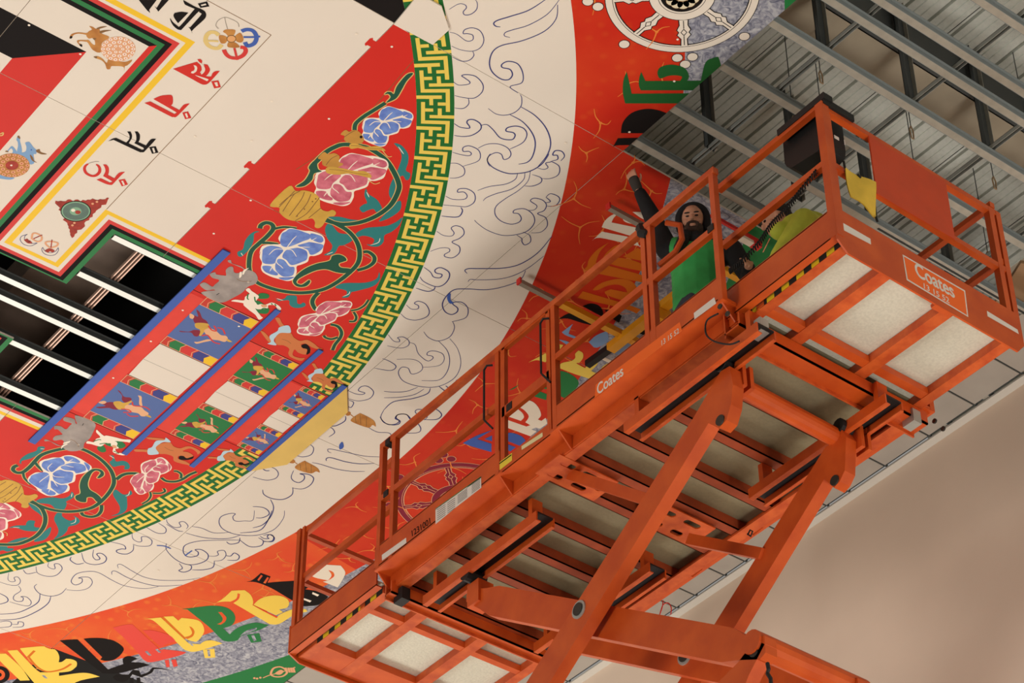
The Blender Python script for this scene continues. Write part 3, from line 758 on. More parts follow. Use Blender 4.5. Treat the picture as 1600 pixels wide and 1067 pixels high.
# syllables on the cream strip
def letter(shapes, lab, lvl=14, clipx=False, name='painted_letter'):
    a = Art(name, lvl, clipx=clipx)
    for i, sh in enumerate(shapes):
        fr, q, m = sh[:3]; sm = sh[3] if len(sh) > 3 else None
        holes = sh[4] if len(sh) > 4 else ()
        a.p(fr, q, m, i * .5, sm, holes)
    a.done(lab); return a
letter([('A3', '50 -5 268 -5 165 130 150 120', BLACK), ('A3', '162 105 166 132 186 152 178 120', BLACK), ('A3', '325 -5 412 -5 285 136 240 70 265 92', BLACK)], 'black painted syllable cut by the picture edge')
letter([('A3', '580 -2 600 8 720 75 800 108 840 135 855 170 848 205 820 240 690 360 692 396 665 345 640 318 662 325 790 180 792 155 770 143 750 150 556 357 510 345 460 300 430 245 424 210 460 262 520 310 552 300 718 104 612 58 590 30', BLACK),
        ('A3', '520 275 480 220 465 180 480 152 560 138 642 150', BLACK), ('A3', '755 40 865 14 892 75 786 92', BLACK), ('A3', '790 55 848 40 858 56 800 70', CREAM)], 'black painted syllable beside the crossed thunderbolt')
letter([('A3', '460 818 720 740 755 745 790 780 800 830 780 860 860 905 915 908 930 870 965 845 1018 843 940 930 880 990 840 1006 790 996 660 925', RED), ('A3', '826 760 870 768 900 830 872 885 850 900 795 872 838 830', RED),
        ('A3', '750 704 785 700 806 722 802 752 770 735', RED), ('A3', '705 772 735 780 748 808 735 850 700 872 674 868 682 848 708 838 718 810', CREAM), ('A3', '722 890 860 932 884 946 866 964 745 905', CREAM), ('A3', '772 738 820 775 842 820 828 860 800 884 790 872 812 840 806 800', CREAM),
        ('A3', '915 965 1000 955 1030 1036 950 1050', RED), ('A3', '952 980 985 974 998 1022 972 1026', CREAM)], 'red painted syllable, first below the crossed thunderbolt')
letter([('A4', '582 272 664 250 1000 425 1022 412 1005 388 708 218 760 192 830 168 940 160 970 175 980 220 976 280 952 308 1068 370 1120 305 1160 286 1214 278 1150 345 1030 462 985 466 940 455 640 300', RED), ('A4', '1110 405 1190 390 1236 480 1150 498', RED), ('A4', '1145 420 1172 412 1192 470 1170 480', CREAM)], 'red painted syllable, second below the crossed thunderbolt')
letter([('A4', '82 802 140 768 190 755 330 822 372 775 375 720 343 668 390 668 410 715 406 765 366 832 550 922 576 915 572 895 443 830 470 790 468 715 448 668 490 668 520 715 518 780 500 815 605 862 650 800 690 770 746 770 700 825 575 956 535 956 490 942 155 785', BLACK), ('A4', '650 885 740 872 778 962 690 978', BLACK), ('A4', '690 900 716 893 736 955 712 963', CREAM)], 'black painted syllable on the cream strip')
a = Art('painted_letter', 14); a.s('A5', '830 62 785 95 768 150 800 218 890 262 965 250 1015 200 1022 140 995 90 960 72', RED, .022, taper=.5); a.s('A5', '830 58 900 35 960 25 1010 25', PENCIL, .004)
a.p('A5', '1078 72 1130 70 1170 120 1176 190 1160 245 1265 302 1320 230 1372 200 1446 195 1380 252 1240 400 1215 412 1180 410 1110 390 968 325 1040 300 1190 372 1226 362 1218 345 1078 265 1115 190 1108 125', RED, 0, None)
a.p('A5', '1335 330 1440 312 1492 405 1390 436', RED, 0, None); a.p('A5', '1380 345 1412 340 1442 410 1415 418', CREAM, 1, False); a.done('red painted syllable with a round loop')
# flame triangle, crescents, crossed thunderbolt
a = Art('flame_triangle', 12); rj = random.Random(3)
V3 = pts('A7', '580 95 1145 65 750 478'); P = []
for i in range(3):
    p, q = V3[i], V3[(i + 1) % 3]
    for k in range(22):
        t = k / 22; j = rj.uniform(-.012, .014)
        dx, dy = q[0] - p[0], q[1] - p[1]; d = math.hypot(dx, dy)
        P.append((p[0] + dx * t - dy / d * j, p[1] + dy * t + dx / d * j))
a.poly(P, DRED, 0, False)
a.ell('A7', 790, 198, 160, 108, BLACK, 1); a.ell('A7', 790, 198, 150, 100, mat('soft_green_paint', (112, 158, 120), .5), 2)
a.ell('A7', 790, 200, 136, 90, mat('moss_green_paint', (62, 96, 78), .5, rgb2=(48, 84, 66), scale=14), 3); a.ell('A7', 788, 198, 62, 42, MATS['soft_green_paint'], 4); a.ell('A7', 762, 188, 22, 16, LCREAM, 5, 12); a.ell('A7', 812, 208, 30, 20, DRED, 5, 12)
for x, y in ((965, 120), (755, 345), (775, 320), (1010, 100)): a.ell('A7', x, y, 14, 11, SALMON, 2, 8)
a.done('red flame triangle round a green disc')
a = Art('crescent_drawing', 12)
for q in ('285 440 225 460 212 500 250 545 320 560 370 540 385 530 330 535 285 525 255 490 262 455 285 440', '445 575 435 600 460 640 520 660 575 650 608 610 605 580 580 615 525 632 470 615 445 575'): a.s('A7', q, INK, .004)
for q, w in (('265 490 300 520 325 515', .03), ('330 490 340 435 380 430 430 460 430 500 390 515 340 490', .014), ('350 485 440 445', .008), ('480 620 520 600 560 620', .03), ('520 580 480 545 480 520 540 515 600 530 590 560 530 580', .014), ('542 495 530 580', .008)): a.s('A7', q, SALMON if w == .014 else DRED, w, 1)
a.done('two faint crescents drawn in outline')
a = Art('crossed_thunderbolt', 12)
for q in ('1055 375 1090 350 1190 352 1200 385 1170 430 1120 430 1090 400', '1010 420 1075 425 1110 460 1085 510 1035 515 1010 470', '1200 430 1250 390 1280 410 1300 470 1270 505 1215 490', '1120 500 1190 500 1245 540 1240 565 1115 560'): a.p('A3', q, TAN if q[0] != '9' else TAN)
a.ell('A3', 1155, 460, 58, 46, BROWN, 1); a.ell('A3', 1155, 460, 48, 36, mat('bright_tan_paint', (222, 158, 92), .5), 2)
for q, m in (('1005 420 960 385 900 385 855 430 850 490 880 540 940 570 1000 570 1040 530', mat('pale_gold_paint', (218, 188, 110), .5)), ('1275 370 1340 350 1410 365 1450 420 1450 470 1420 520 1350 545 1315 500', BLUE), ('1065 590 1090 640 1140 680 1220 690 1290 660 1325 610 1310 570 1260 560', CRIM)): a.s('A3', q, m, .03)
for q, m in (('820 490 900 485 1000 490', MATS['pale_gold_paint']), ('1300 440 1400 440 1498 432', BLUE), ('1190 570 1205 630 1225 712', CRIM)): a.s('A3', q, m, .016, 1)
a.s('A3', '1000 340 970 300 1000 240 1075 205 1150 225 1230 270 1245 320', PENCIL, .004); a.s('A3', '1075 205 1090 280 1110 345', PENCIL, .004)
a.done('crossed thunderbolt emblem with yellow, blue and red prongs')
# cloud line drawing in the cream ring
CL = [('D8', ['90 60 150 25 190 30 200 50 180 75 190 95 230 90 265 60 270 20 255 -5', '92 205 140 220 200 262 240 255 240 225 205 215 180 215 190 190 240 178 290 200 312 255 290 305 235 328 160 318 105 295', '240 328 248 355 220 385 170 392 110 365',
    '118 525 150 545 210 540 222 525 190 500 170 485 200 478 260 490 305 540 300 590 250 628 180 625 125 612', '212 628 215 665 180 695 125 692', '122 792 160 815 215 822 220 810 203 785 215 768 250 768 290 795 290 830 240 865 180 875 122 868',
    '290 805 330 798 370 830 420 885 490 895 512 870 500 850 455 840 465 818 520 808 570 825 588 865 560 915 480 955', '110 975 160 990 215 998 232 985 215 970 180 970 180 945 220 935 275 960 290 1000 270 1035 180 1065',
    '275 950 330 925 400 922 460 945 485 980 475 1010 440 1022 425 990 390 978 345 1000 335 1035 350 1067', '710 -5 600 65 480 105 400 130 375 150 390 168 418 172', '798 -5 720 90 600 160 500 190 450 208 445 230 480 240',
    '785 30 775 120 700 200 560 260 430 290 370 330 348 400 365 460 420 505 470 510 495 480 480 445 430 432 430 410 470 393 530 410 562 470 555 530 480 555 530 595', '340 695 390 730 450 738 510 720 550 680 555 630 545 605',
    '480 735 560 780 620 850 642 920 625 1000 590 1040 535 1052', '550 685 640 740 710 820 740 910 720 990 660 1067']),
  ('E1', ['410 60 460 62 500 90 500 130 460 150 410 152', '385 265 430 285 500 285 520 265 500 240 460 240 470 220 520 220 565 250 565 300 520 330 460 328 370 320', '480 335 490 360 460 395 360 390',
    '330 485 370 510 420 515 438 495 420 465 450 450 490 465 500 500 470 530 425 552 470 580 470 620 430 650 385 645 378 630 410 610 400 590 350 590 290 610', '250 710 290 740 310 770 350 775 362 755 325 745 320 725 355 712 405 740 405 780 370 820 320 830 250 800 225 770',
    '320 830 310 850 270 860 200 840', '140 945 170 970 210 970 215 950 190 935 215 922 260 940 283 985 265 1020 200 1040 140 1030 105 1000', '665 0 645 40 680 85 760 120 830 124 910 110 980 70 1020 20 1030 0',
    '960 90 1000 98 1025 85 1010 60 1040 52 1050 50 1095 80 1090 130 1040 155 985 155', '1050 45 1085 35 1082 10 1055 8 1070 -18 1110 -15 1128 15 1105 45', '925 130 980 150 980 180 930 202 880 202', '835 122 820 160 760 190 660 205 585 230', '880 120 870 165 800 220 700 250 640 275 620 295',
    '915 105 900 170 840 230 760 280 700 330 695 380 730 420 790 440 840 430 858 405 840 375 808 370 820 350 880 345 930 380 940 430 900 480 830 505 740 510 650 480 590 440 565 415', '1012 272 1040 250 1085 265 1098 290 1070 325 1018 328', '1012 272 1040 298 1012 306',
    '900 355 940 350 955 325 915 295 940 278 990 290 1015 320 1000 355 960 375 1010 400 1020 450 980 490 920 495', '870 490 910 510 915 550 880 570 862 550 860 530 830 508', '1050 515 960 620 850 690 740 715 600 718 530 718 505 730 520 748', '1000 638 900 715 800 765 700 785 580 788 540 785 525 800',
    '885 730 850 790 750 830 640 850 520 845 440 850 390 890 365 940 380 985 420 1005 455 990 460 965 430 940 440 928 490 930 525 970 510 1025 425 1050']),
  ('E2', ['430 250 440 290 410 345 340 370 280 350 248 312', '340 370 395 430 410 500 390 570 340 615 235 618', '410 355 460 420 480 510 450 590 380 640 300 660 200 650 120 620 90 570 110 535 150 540 170 575 210 570 240 545 230 510 180 485 80 485',
    '160 380 195 395 215 450 270 495 305 480 300 465 270 458 275 440 310 432 365 450 375 490 340 525 240 535', '25 330 60 370 95 375 95 360 85 350 120 345 155 370 150 400 100 415 20 400', '-10 480 40 500 75 530 40 555 -60 540', '0 685 60 690 140 685 210 660', '0 725 100 722 190 705 250 670',
    '0 800 60 750 180 730 270 700 290 665', '0 800 -20 850 20 890 70 890 95 870 75 850 90 830 140 830 165 860 205 880 230 920 200 945 60 945', '205 855 230 850 195 815 215 797 265 810 270 845 250 865', '265 805 320 795 360 830 330 860 250 862', '345 655 380 680 400 665 385 650', '445 640 455 615 490 610 500 630']),
  ('L0', ['55 380 50 420 70 435 95 430 88 410 110 405 128 430 110 455 60 455 -20 430', '305 315 300 340 330 355 345 350 340 325 370 325 388 355 350 395 290 400 235 380 225 340', '145 360 170 385 230 375', '585 235 580 275 600 298 625 290 605 262 635 258 665 285 650 315 590 328 530 310 510 255', '445 280 440 300 480 325 525 318',
    '825 130 830 165 860 185 885 182 885 155 920 155 950 180 935 210 870 212 830 200', '835 205 830 240 790 262 740 255 728 240 760 230 785 230 770 205 690 185', '1040 45 1050 70 1090 95 1130 90 1120 65 1150 60 1175 85 1165 105', '915 95 980 130 1030 130 1035 100 990 68', '1040 75 1110 115 1145 120', '1200 90 1260 100 1340 130 1440 125', '1160 130 1280 160 1420 165 1500 145',
    '1500 175 1400 175 1250 180 1160 205 1145 245 1165 275 1200 280 1235 270 1238 250 1220 235 1260 235 1300 265 1290 300 1230 325 1160 325 1090 290 1040 235 1040 195', '1160 325 1195 335 1190 360 1150 375 1118 365 1140 350 1120 320', '1305 275 1345 275 1365 265 1360 245 1400 240 1412 270 1385 300 1340 305', '1410 270 1440 275 1465 255 1495 275 1480 300 1420 300', '1200 360 1270 360 1330 345 1340 305',
    '740 350 735 330 760 328 830 370 900 405 1000 425 1150 425 1250 410', '700 390 700 372 725 370 800 410 900 445 1000 462 1140 455', '990 465 900 478 780 460 700 425 620 380 560 370 480 385 445 430 470 455 510 440 512 415 490 412 520 405 560 410 577 440 550 475 490 490 415 485', '415 475 380 510 320 525 250 510 215 470 230 450', '250 510 240 560 180 600 100 630 -20 638', '318 525 300 570 230 620 120 665 -20 675',
    '115 460 130 490 90 520 85 545 110 558 140 555 145 535 130 528 165 530 195 560 180 585 130 580 60 560', '-20 500 40 530 45 560 -20 580', '-20 690 40 680 70 690 60 715 -20 722', '70 700 110 700 115 685 145 690 140 715 80 720']),
  ('L3', ['390 -10 380 50 330 55 270 55 255 30 270 10 230 10 180 30 170 70 200 110 280 140 400 145 510 110 570 40 578 -10', '300 130 420 115 470 60 500 -10', '215 185 240 200 290 190 300 160', '300 175 360 215 430 210 445 180 415 160', '445 180 500 185 515 160 485 140 470 155 480 165 450 165 425 150']),
  ('G1', ['575 40 620 60 660 65 680 55 640 40 660 15 700 15 735 50 710 90 640 105 575 90', '580 100 610 115 595 145 575 140', '775 205 800 240 850 255 890 250 900 230 870 215 890 190 940 190 975 225', '700 270 760 300 830 305 850 330', '455 265 480 280 490 305 455 330', '560 200 555 230 500 260 455 262', '470 430 450 420 460 405 560 425 680 450 780 455', '440 480 440 465 470 460 560 485 650 498 740 495', '350 490 400 500 500 530 600 545 680 545',
    '335 375 360 400 345 440 290 455 240 440', '270 395 300 405 330 385', '80 515 120 530 140 560 120 590 60 600 -20 580', '30 520 60 540 85 540', '235 540 220 580 235 605 270 615 300 595 300 570 275 560 330 565 360 590 340 630 290 655 230 650', '230 645 225 690 170 720 100 715 50 690 42 660', '90 720 110 770 90 830 40 880 -20 898', '-20 765 40 770 75 790 80 815 40 835 0 835', '45 945 90 940 110 955 100 980 50 985'])]
rl = random.Random(2)
for q_mir in (False,):
    for fr, ls in CL:
        for q in ls:
            P = pts(fr, q)
            if q_mir:
                P = mir(P)
                if max(p[0] for p in P) < 5: continue
            a = Art('cloud_line', 9)
            a.line(P, INK, rl.choice((.006, .007, .009)), taper=.5)
            a.done()
a = Art('blue_paint_dab', 16); a.p('PX', '699 462 704 458 704 468 709 473 703 474 699 468', BLUE); a.p('PX', '530 695 535 690 537 698 531 702', BLUE); a.p('PX', '455 680 462 684 468 685 460 688', BLUE); a.s('PX', '245 852 257 853 267 857', BLUE, .012); a.s('PX', '289 868 300 860', BLUE, .012); a.done()
# flame veins of the red ring
rj = random.Random(11)
a = Art('flame_vein', 7)
spots = [(r, t) for t in [-52 + 3.1 * k for k in range(38)] for r in (6.93, 7.18, 7.38)]
for r, t in spots:
    t += rj.uniform(-1, 1); r += rj.uniform(-.06, .06)
    if rj.random() < .22: continue
    c = (CXM + r * math.cos(math.radians(t)), CYM + r * math.sin(math.radians(t)))
    if c[0] > 7.9 and c[1] < 8.95 or c[1] < 7.1: continue
    base_a = math.radians(t) + rj.uniform(-.5, .5)
    a.disc(c, .012, VEIN, 1, n=7)
    for k in range(3):
        ang = base_a + k * 2.09 + rj.uniform(-.35, .35); ln = rj.uniform(.07, .19)
        e = (c[0] + ln * math.cos(ang), c[1] + ln * math.sin(ang)); bnd = rj.uniform(-.03, .03)
        mid = ((c[0] + e[0]) / 2 - math.sin(ang) * bnd, (c[1] + e[1]) / 2 + math.cos(ang) * bnd)
        P = catmull([c, mid, e], False, 4)
        for i in range(len(P) - 1):
            w0 = .009 * (1 - i / len(P)) + .002
            a.line([P[i], P[i + 1]], VEIN, w0, 0, False)
a.cx = False; a.done(kind='stuff')
# syllables round the outer rings
a = Art('painted_letter', 14, clipx=True)
a.p('D1', '325 460 340 520 357 600 740 597 900 600 900 662 315 662 300 590 305 510', mat('letter_green_paint', (16, 88, 34), .5), 0, None)
a.p('D1', '418 460 445 518 800 516 830 400 880 370 912 363 930 430 930 578 415 578 403 545 405 500', MATS['letter_green_paint'], 0, None)
a.p('D1', '540 502 522 470 535 435 580 416 640 416 700 438 724 490 700 525 668 520 680 492 640 482 590 486', MATS['letter_green_paint'], 0, True); a.done('green painted syllable at the open edge of the ceiling')
a = Art('painted_letter', 14, clipx=True)
a.p('D1', '288 852 300 785 355 724 440 698 520 704 600 735 640 780 600 855', BLACK, 0, None); a.p('D1', '236 942 268 885 460 880 460 930 275 930', BLACK, 0, None); a.done('black painted syllable at the open edge of the ceiling')
letter([('D2', '445 215 395 265 370 315 735 390 620 470 268 365 300 300 370 240', WHITEP), ('D2', '165 508 270 410 620 480 660 560 545 540 250 475', WHITEP), ('D2', '486 265 520 245 690 345 560 325 500 300', WHITEP), ('D2', '588 205 690 205 725 285 680 270', WHITEP), ('D2', '655 565 690 535 752 588', WHITEP), ('D2', '840 520 890 560 910 620 850 610', WHITEP)], 'white painted syllable beside the raised arm')
letter([('D2', '22 838 110 780 135 700 220 600 340 525 250 620 205 735 300 755 720 872 720 945 200 842 90 800', ORANGEP), ('D2', '272 705 310 640 400 562 470 545 400 610 372 672 560 700 720 760 720 830 400 760', ORANGEP), ('D2', '545 640 640 580 715 625 722 720 560 690 490 670', ORANGEP)], 'orange painted syllable, upper of the two')
letter([('D3', '258 330 310 265 800 410 1000 480 950 532 800 472 240 342', ORANGEP), ('D3', '425 250 470 205 560 155 720 118 860 132 935 190 950 280 880 350 800 380 600 312 570 270 640 240 840 280 812 222 720 185 600 200 490 250', ORANGEP)], 'orange painted syllable, lower of the two')
letter([('D3', '305 442 400 410 490 430 545 490 552 572 450 520', BLACK), ('D3', '15 600 110 540 180 530 350 580 490 685 300 642 130 590', BLACK), ('D3', '570 490 670 475 775 560 740 640 650 580', BLACK), ('D3', '880 740 1050 590 1010 690 1090 720 1090 800', BLACK)], 'black painted syllable behind the yellow hoist')
letter([('D3', '380 870 470 790 600 735 612 850 500 930 440 932', SKYB), ('D3', '560 930 640 935 780 830 900 860 985 930 880 1052 720 1020 640 960', SKYB), ('D3', '60 752 195 650 165 700 140 770 290 830 270 850 110 790', SKYB), ('D3', '20 838 120 860 225 912 150 920', SKYB)], 'pale blue painted syllable behind the yellow hoist')
letter([('D4', '42 502 245 395 300 440 245 500 140 475', FYEL), ('D4', '410 285 460 295 412 355', FYEL), ('D4', '600 400 640 360 690 390 692 450 650 505 590 515 550 490 600 450', FYEL), ('D4', '400 560 440 510 560 485 720 570 940 672 880 732 600 642 450 585', FYEL), ('D4', '715 570 780 500 860 430 892 450 860 530 790 602', FYEL), ('D4', '885 637 920 560 980 515 1060 530 1090 555 940 672', FYEL), ('D4', '870 404 1088 505 1050 530 985 500 890 450', WHITEP)], 'pale yellow painted syllable above the orange side beam')
letter([('D4', '405 600 500 620 600 680 642 750 600 830 570 870 660 890 600 952 500 940 400 860', GREEN), ('D4', '420 955 540 985 470 1035 420 1030', GREEN), ('D4', '160 782 240 705 262 820 200 812', GREEN), ('D4', '65 850 130 828 262 880 255 950 100 902', GREEN), ('D5', '570 227 700 152 640 202', GREEN)], 'green painted syllable behind the gate of the lift')
letter([('D5', '540 480 620 410 700 355 790 335 870 370 930 440 955 520 918 572 960 588 1010 552 1030 620 900 715 830 772 530 662', WHITEP), ('D5', '668 440 710 432 760 465 805 520 802 560 768 605 828 640 780 656 530 568 545 530 715 588 752 545 730 492', LAVA_R), ('D5', '840 690 895 668 962 685 905 715', STONE)], 'white painted syllable behind the gate of the lift')
letter([('D5', '25 853 200 760 372 700 195 805 365 862 365 960 130 892', BLUE), ('D5', '282 805 372 762 372 832', BLUE), ('D5', '500 745 600 730 720 770 772 825 700 885 500 805', BLUE), ('D5', '500 845 655 902 590 952 500 915', BLUE), ('D5', '500 960 590 995 520 1030', BLUE)], 'blue painted syllable left of the gate of the lift')
a = Art('painted_letter', 14)
a.p('C5', '-40 545 80 540 290 730 415 912 280 916 -40 600', LYEL, 0, None); a.p('C5', '105 500 240 490 510 770 600 800 820 800 820 850 1100 810 1240 815 1385 860 1050 940 980 1100 300 1100 480 951 400 860', LYEL, 0, None)
a.p('C5', '282 465 580 438 640 455 700 476 760 480 800 520 825 590 815 660 860 655 920 612 1000 620 1060 650 1068 700 1040 740 950 790 700 805 560 770 470 700 300 500', LYEL, 0, None)
a.s('C5', '400 590 480 690 560 755 650 790 750 785 880 750 990 682', ORANGEP, .022, 1); a.s('C5', '480 500 385 595', ORANGEP, .024, 1, False); a.p('C5', '580 840 620 840 665 885 620 882', STONE, 1, False); a.done('yellow painted syllable in the corner, first of the lower row')
a = Art('painted_letter', 14); a.ell('C5', -10, 835, 145, 120, BLACK, 0); a.ell('C5', -10, 835, 80, 75, LAVA_O, 1); a.ell('C5', -10, 835, 35, 30, BLACK, 2); a.done('black ring of a syllable cut by the picture edge')
letter([('C6', '25 483 150 472 250 470 635 850 560 892', BLACK), ('C6', '325 462 420 452 560 455 700 485 790 540 828 595 780 670 700 725 600 738 535 720 558 692', BLACK), ('C6', '550 890 650 838 822 778 815 720 850 685 920 680 1000 712 940 738 920 755 1060 762 1150 790 1000 832 750 895', BLACK),
        ('C6', '688 940 735 905 885 910 940 850 1020 858 1040 912 1130 880 1185 820 1290 828 1430 860 1290 840 1205 840 1172 890 1050 945 935 905 880 975 820 1002 735 985', BLACK), ('C6', '900 950 950 950 952 1060 905 1060', BLACK), ('C6', '985 950 1030 945 1045 1060 1000 1060', BLACK)], 'black painted syllable, second of the lower row')
letter([('C6', '690 322 840 288 935 280 1262 580 1320 592 1490 610 1610 630 1520 672 1190 752 1085 730 1015 650 860 480', mat('letter_red_paint', (222, 50, 28), .5)), ('C6', '1065 355 1200 358 1400 418 1475 490 1340 540 1300 572 1200 485', MATS['letter_red_paint']), ('C6', '1090 620 1120 612 1175 668 1140 672', STONE), ('C6', '1220 595 1250 585 1295 630 1265 635', STONE), ('C6', '1338 730 1390 720 1402 815 1360 816', MATS['letter_red_paint']), ('C6', '1420 725 1480 718 1502 800 1450 816', MATS['letter_red_paint'])], 'red painted syllable, third of the lower row')
letter([('C7', '45 375 250 355 600 680 740 690 800 650 880 640 950 655 1022 680 850 735 740 770 650 785 580 770 520 735 300 520 150 390', LYEL), ('C7', '285 345 405 338 470 395 510 360 700 385 770 440 792 530 740 620 690 660 600 640 540 600 400 470', LYEL), ('C7', '605 465 640 480 672 530 650 590 580 625 545 600 615 580 640 540', ORANGEP), ('C7', '255 350 290 348 560 610 540 622', ORANGEP), ('C7', '545 625 580 630 662 705 640 710', STONE), ('C7', '775 755 920 745 932 855 800 862', LYEL), ('C7', '830 760 862 758 872 838 842 842', STONE)], 'yellow painted syllable, fourth of the lower row')
letter([('C7', '515 250 600 240 740 222 900 208 1050 225 1150 285 1182 370 1140 450 1030 490 1110 568 1200 490 1330 440 1450 420 1600 450 1480 512 1350 547 1245 598 1210 640 1140 655 1060 652 1000 620 860 480 700 350 580 255', GREEN), ('C7', '968 287 1010 288 1060 340 1070 370 1050 410 1000 445 955 438 1010 410 1022 360', LAVA_O), ('C7', '1235 590 1320 520 1450 482 1440 506 1340 545', STONE), ('C7', '1325 572 1480 550 1512 655 1380 672', GREEN), ('C7', '1380 578 1415 570 1447 640 1412 652', STONE)], 'green painted syllable, fifth of the lower row')
letter([('C8', '52 360 110 325 190 252 310 247 365 290 388 345 385 385 610 502 640 470 770 420 880 425 892 445 760 482 630 560 540 562 400 480 210 370 150 352', LYEL), ('C8', '392 382 450 330 540 300 640 300 705 330 722 370 700 410 630 425 665 452 600 480', LYEL), ('C8', '370 378 620 495 605 505 480 440', LAVA_O), ('C8', '245 275 268 283 255 330 205 367 175 355 232 325', LAVA_O)], 'yellow painted syllable, sixth of the lower row')
letter([('C8', '325 170 380 155 460 88 550 122 520 180 600 172 750 162 890 148 955 190 870 240 1000 262 1085 310 1000 382 860 397 730 330 560 230 420 175', BLACK), ('C8', '428 152 462 105 478 114 442 162', LAVA_O), ('C8', '482 180 520 125 536 132 504 186', LAVA_O), ('C8', '850 318 930 345 915 360 845 332', LCREAM), ('C8', '940 265 1000 290 985 305 935 282', LCREAM)], 'black painted syllable behind the corner post of the lift')
letter([('C8', '915 100 1010 8 1200 20 1242 80 1220 145 1172 222 1035 168 1085 158 960 130', WHITEP), ('C8', '1085 60 1130 80 1138 120 1080 160 1115 110', LAVA_O), ('C8', '990 50 1005 72 985 72', LAVA_O)], 'white painted syllable behind the corner post of the lift')
# prayer wheels in the ring
def wheel(c, r, m, edge, rot, name, lab, hub, beads, skip=lambda p: False, clipx=False):
    a = Art(name, 10, clipx=clipx)
    a.ring(c, r * .86, r, edge, 0); a.ring(c, r * .875, r * .99, m, 1); a.ring(c, r * .895, r * .903, edge, 2)
    a.ring(c, r * .26, r * .435, edge, 0, 48); a.ring(c, r * .285, r * .425, m, 1, 48); a.ring(c, r * .31, r * .318, edge, 2, 48)
    a.disc(c, r * .27, hub, 0, n=40)
    for k in range(8):
        t = math.radians(rot + 45 * k); u = (math.cos(t), math.sin(t)); n = (-u[1], u[0])
        q = lambda rr, w: (c[0] + u[0] * r * rr + n[0] * r * w, c[1] + u[1] * r * rr + n[1] * r * w)
        for gr, mm, lv in ((.014, edge, 1), (0, m, 2)):
            L = [q(.43, .055 + gr), q(.52, .05 + gr), q(.60, .085 + gr), q(.645, .06 + gr), q(.69, .085 + gr), q(.76, .035 + gr), q(.88, .04 + gr)]
            R = [q(.88, -.04 - gr), q(.76, -.035 - gr), q(.69, -.085 - gr), q(.645, -.06 - gr), q(.60, -.085 - gr), q(.52, -.05 - gr), q(.43, -.055 - gr)]
            a.poly(L + R, mm, lv, False)
        a.poly([q(.58, 0), q(.645, .045), q(.71, 0), q(.645, -.045)], edge, 3, False); a.poly([q(.60, 0), q(.645, .032), q(.69, 0), q(.645, -.032)], m, 4, False)
        a.line([q(.44, 0), q(.58, 0)], edge, .006, 3, False); a.line([q(.71, 0), q(.87, 0)], edge, .006, 3, False)
        pos = [(1.11, 0)] if k % 2 else [(1.09, .1), (1.09, -.1), (1.215, 0)]
        for rr, w in pos:
            a.disc(q(rr, w), r * .078, edge, 0, n=18); a.disc(q(rr, w), r * .068, m, 1, n=18)
    if hub is CREAM or hub is BLACK:
        for k in range(12):
            t = 2 * math.pi * (k + .5) / 12; p = (c[0] + r * .155 * math.cos(t), c[1] + r * .155 * math.sin(t))
            a.disc(p, r * .085, BROWN, 1, n=16); a.disc(p, r * .079, mat('petal_cream_paint', (222, 208, 176), .5, spec=.12), 3, n=16)
        a.disc(c, r * .11, BROWN, 4, n=20); a.disc(c, r * .10, mat('petal_cream_paint', (222, 208, 176), .5), 6, n=20)
    return a.done(lab)
wheel((7.3727, 7.5903), .503, CREAM, BLACK, 47.3, 'painted_wheel', 'white eight-spoked wheel half over the grey cloud ring', BLACK, 0, clipx=True)
wheel((9.5257, 12.8561), .519, MAROON, SALMON, -138.2, 'painted_wheel', 'maroon eight-spoked wheel behind the lift rails', RED, 0)
# gold thunderbolts on the green rim
a = Art('gold_thunderbolt', 12)
c = pts('C8', '630 1005')[0]
for w, lv, m in ((.02, 0, SALMON),): a.s('C8', '555 1010 580 970 640 958 690 985 700 1015 660 1045 600 1050 560 1035', m, w, lv, closed=True)
a.s('C8', '480 1060 540 1035 640 1010 780 960', SALMON, .012, 1); a.p('C8', '590 1020 640 985 670 1000 640 1030', SALMON, 1)
for x in (690, 715, 738, 760): a.s('C8', '%d 965 %d 1010' % (x, x + 12), SALMON, .02, 1, False)
for x, y in ((400, 1062), (425, 1066), (455, 1058)): a.ell('C8', x, y, 12, 9, SALMON, 1, 10)
a.done('gold thunderbolt on the green rim')
a = Art('gold_thunderbolt', 12)
for q in ('1135 412 1147 415 1152 406', '1152 402 1149 396', '1160 404 1166 396 1160 400'): a.s('PX', q, SALMON, .03)
a.s('PX', '1192 394 1203 372', SALMON, .008); a.done('gold flower on the green rim behind the lift')
# ------------------------------------------------------------------ scissor lift
lift = empty('scissor_lift', (8.715, 9.85, -OZ), 'tall orange scissor lift with railed platform raised to the mural', 'lift')
XN, XF = 7.94, 9.74                         # near and far rail lines
def onx(px, py, x):
    d = U(px, py, 1.0); return d * (x / d.x)
def ony(px, py, y):
    d = U(px, py, 1.0); return d * (y / d.y)
def part(name, mb, parent=lift, label=None, smooth=False):
    o = mb.build(name, parent, smooth)
    if label: o['label'] = label
    return o
def bx(name, x0, x1, y0, y1, z0, z1, m=ORG, parent=lift, label=None):
    return part(name, MB().box(x0, x1, y0, y1, z0, z1, m), parent, label)
def bar(name, a, b, w, h, m=ORG, parent=lift, label=None):
    return part(name, MB().beam(a, b, w, h, m), parent, label)

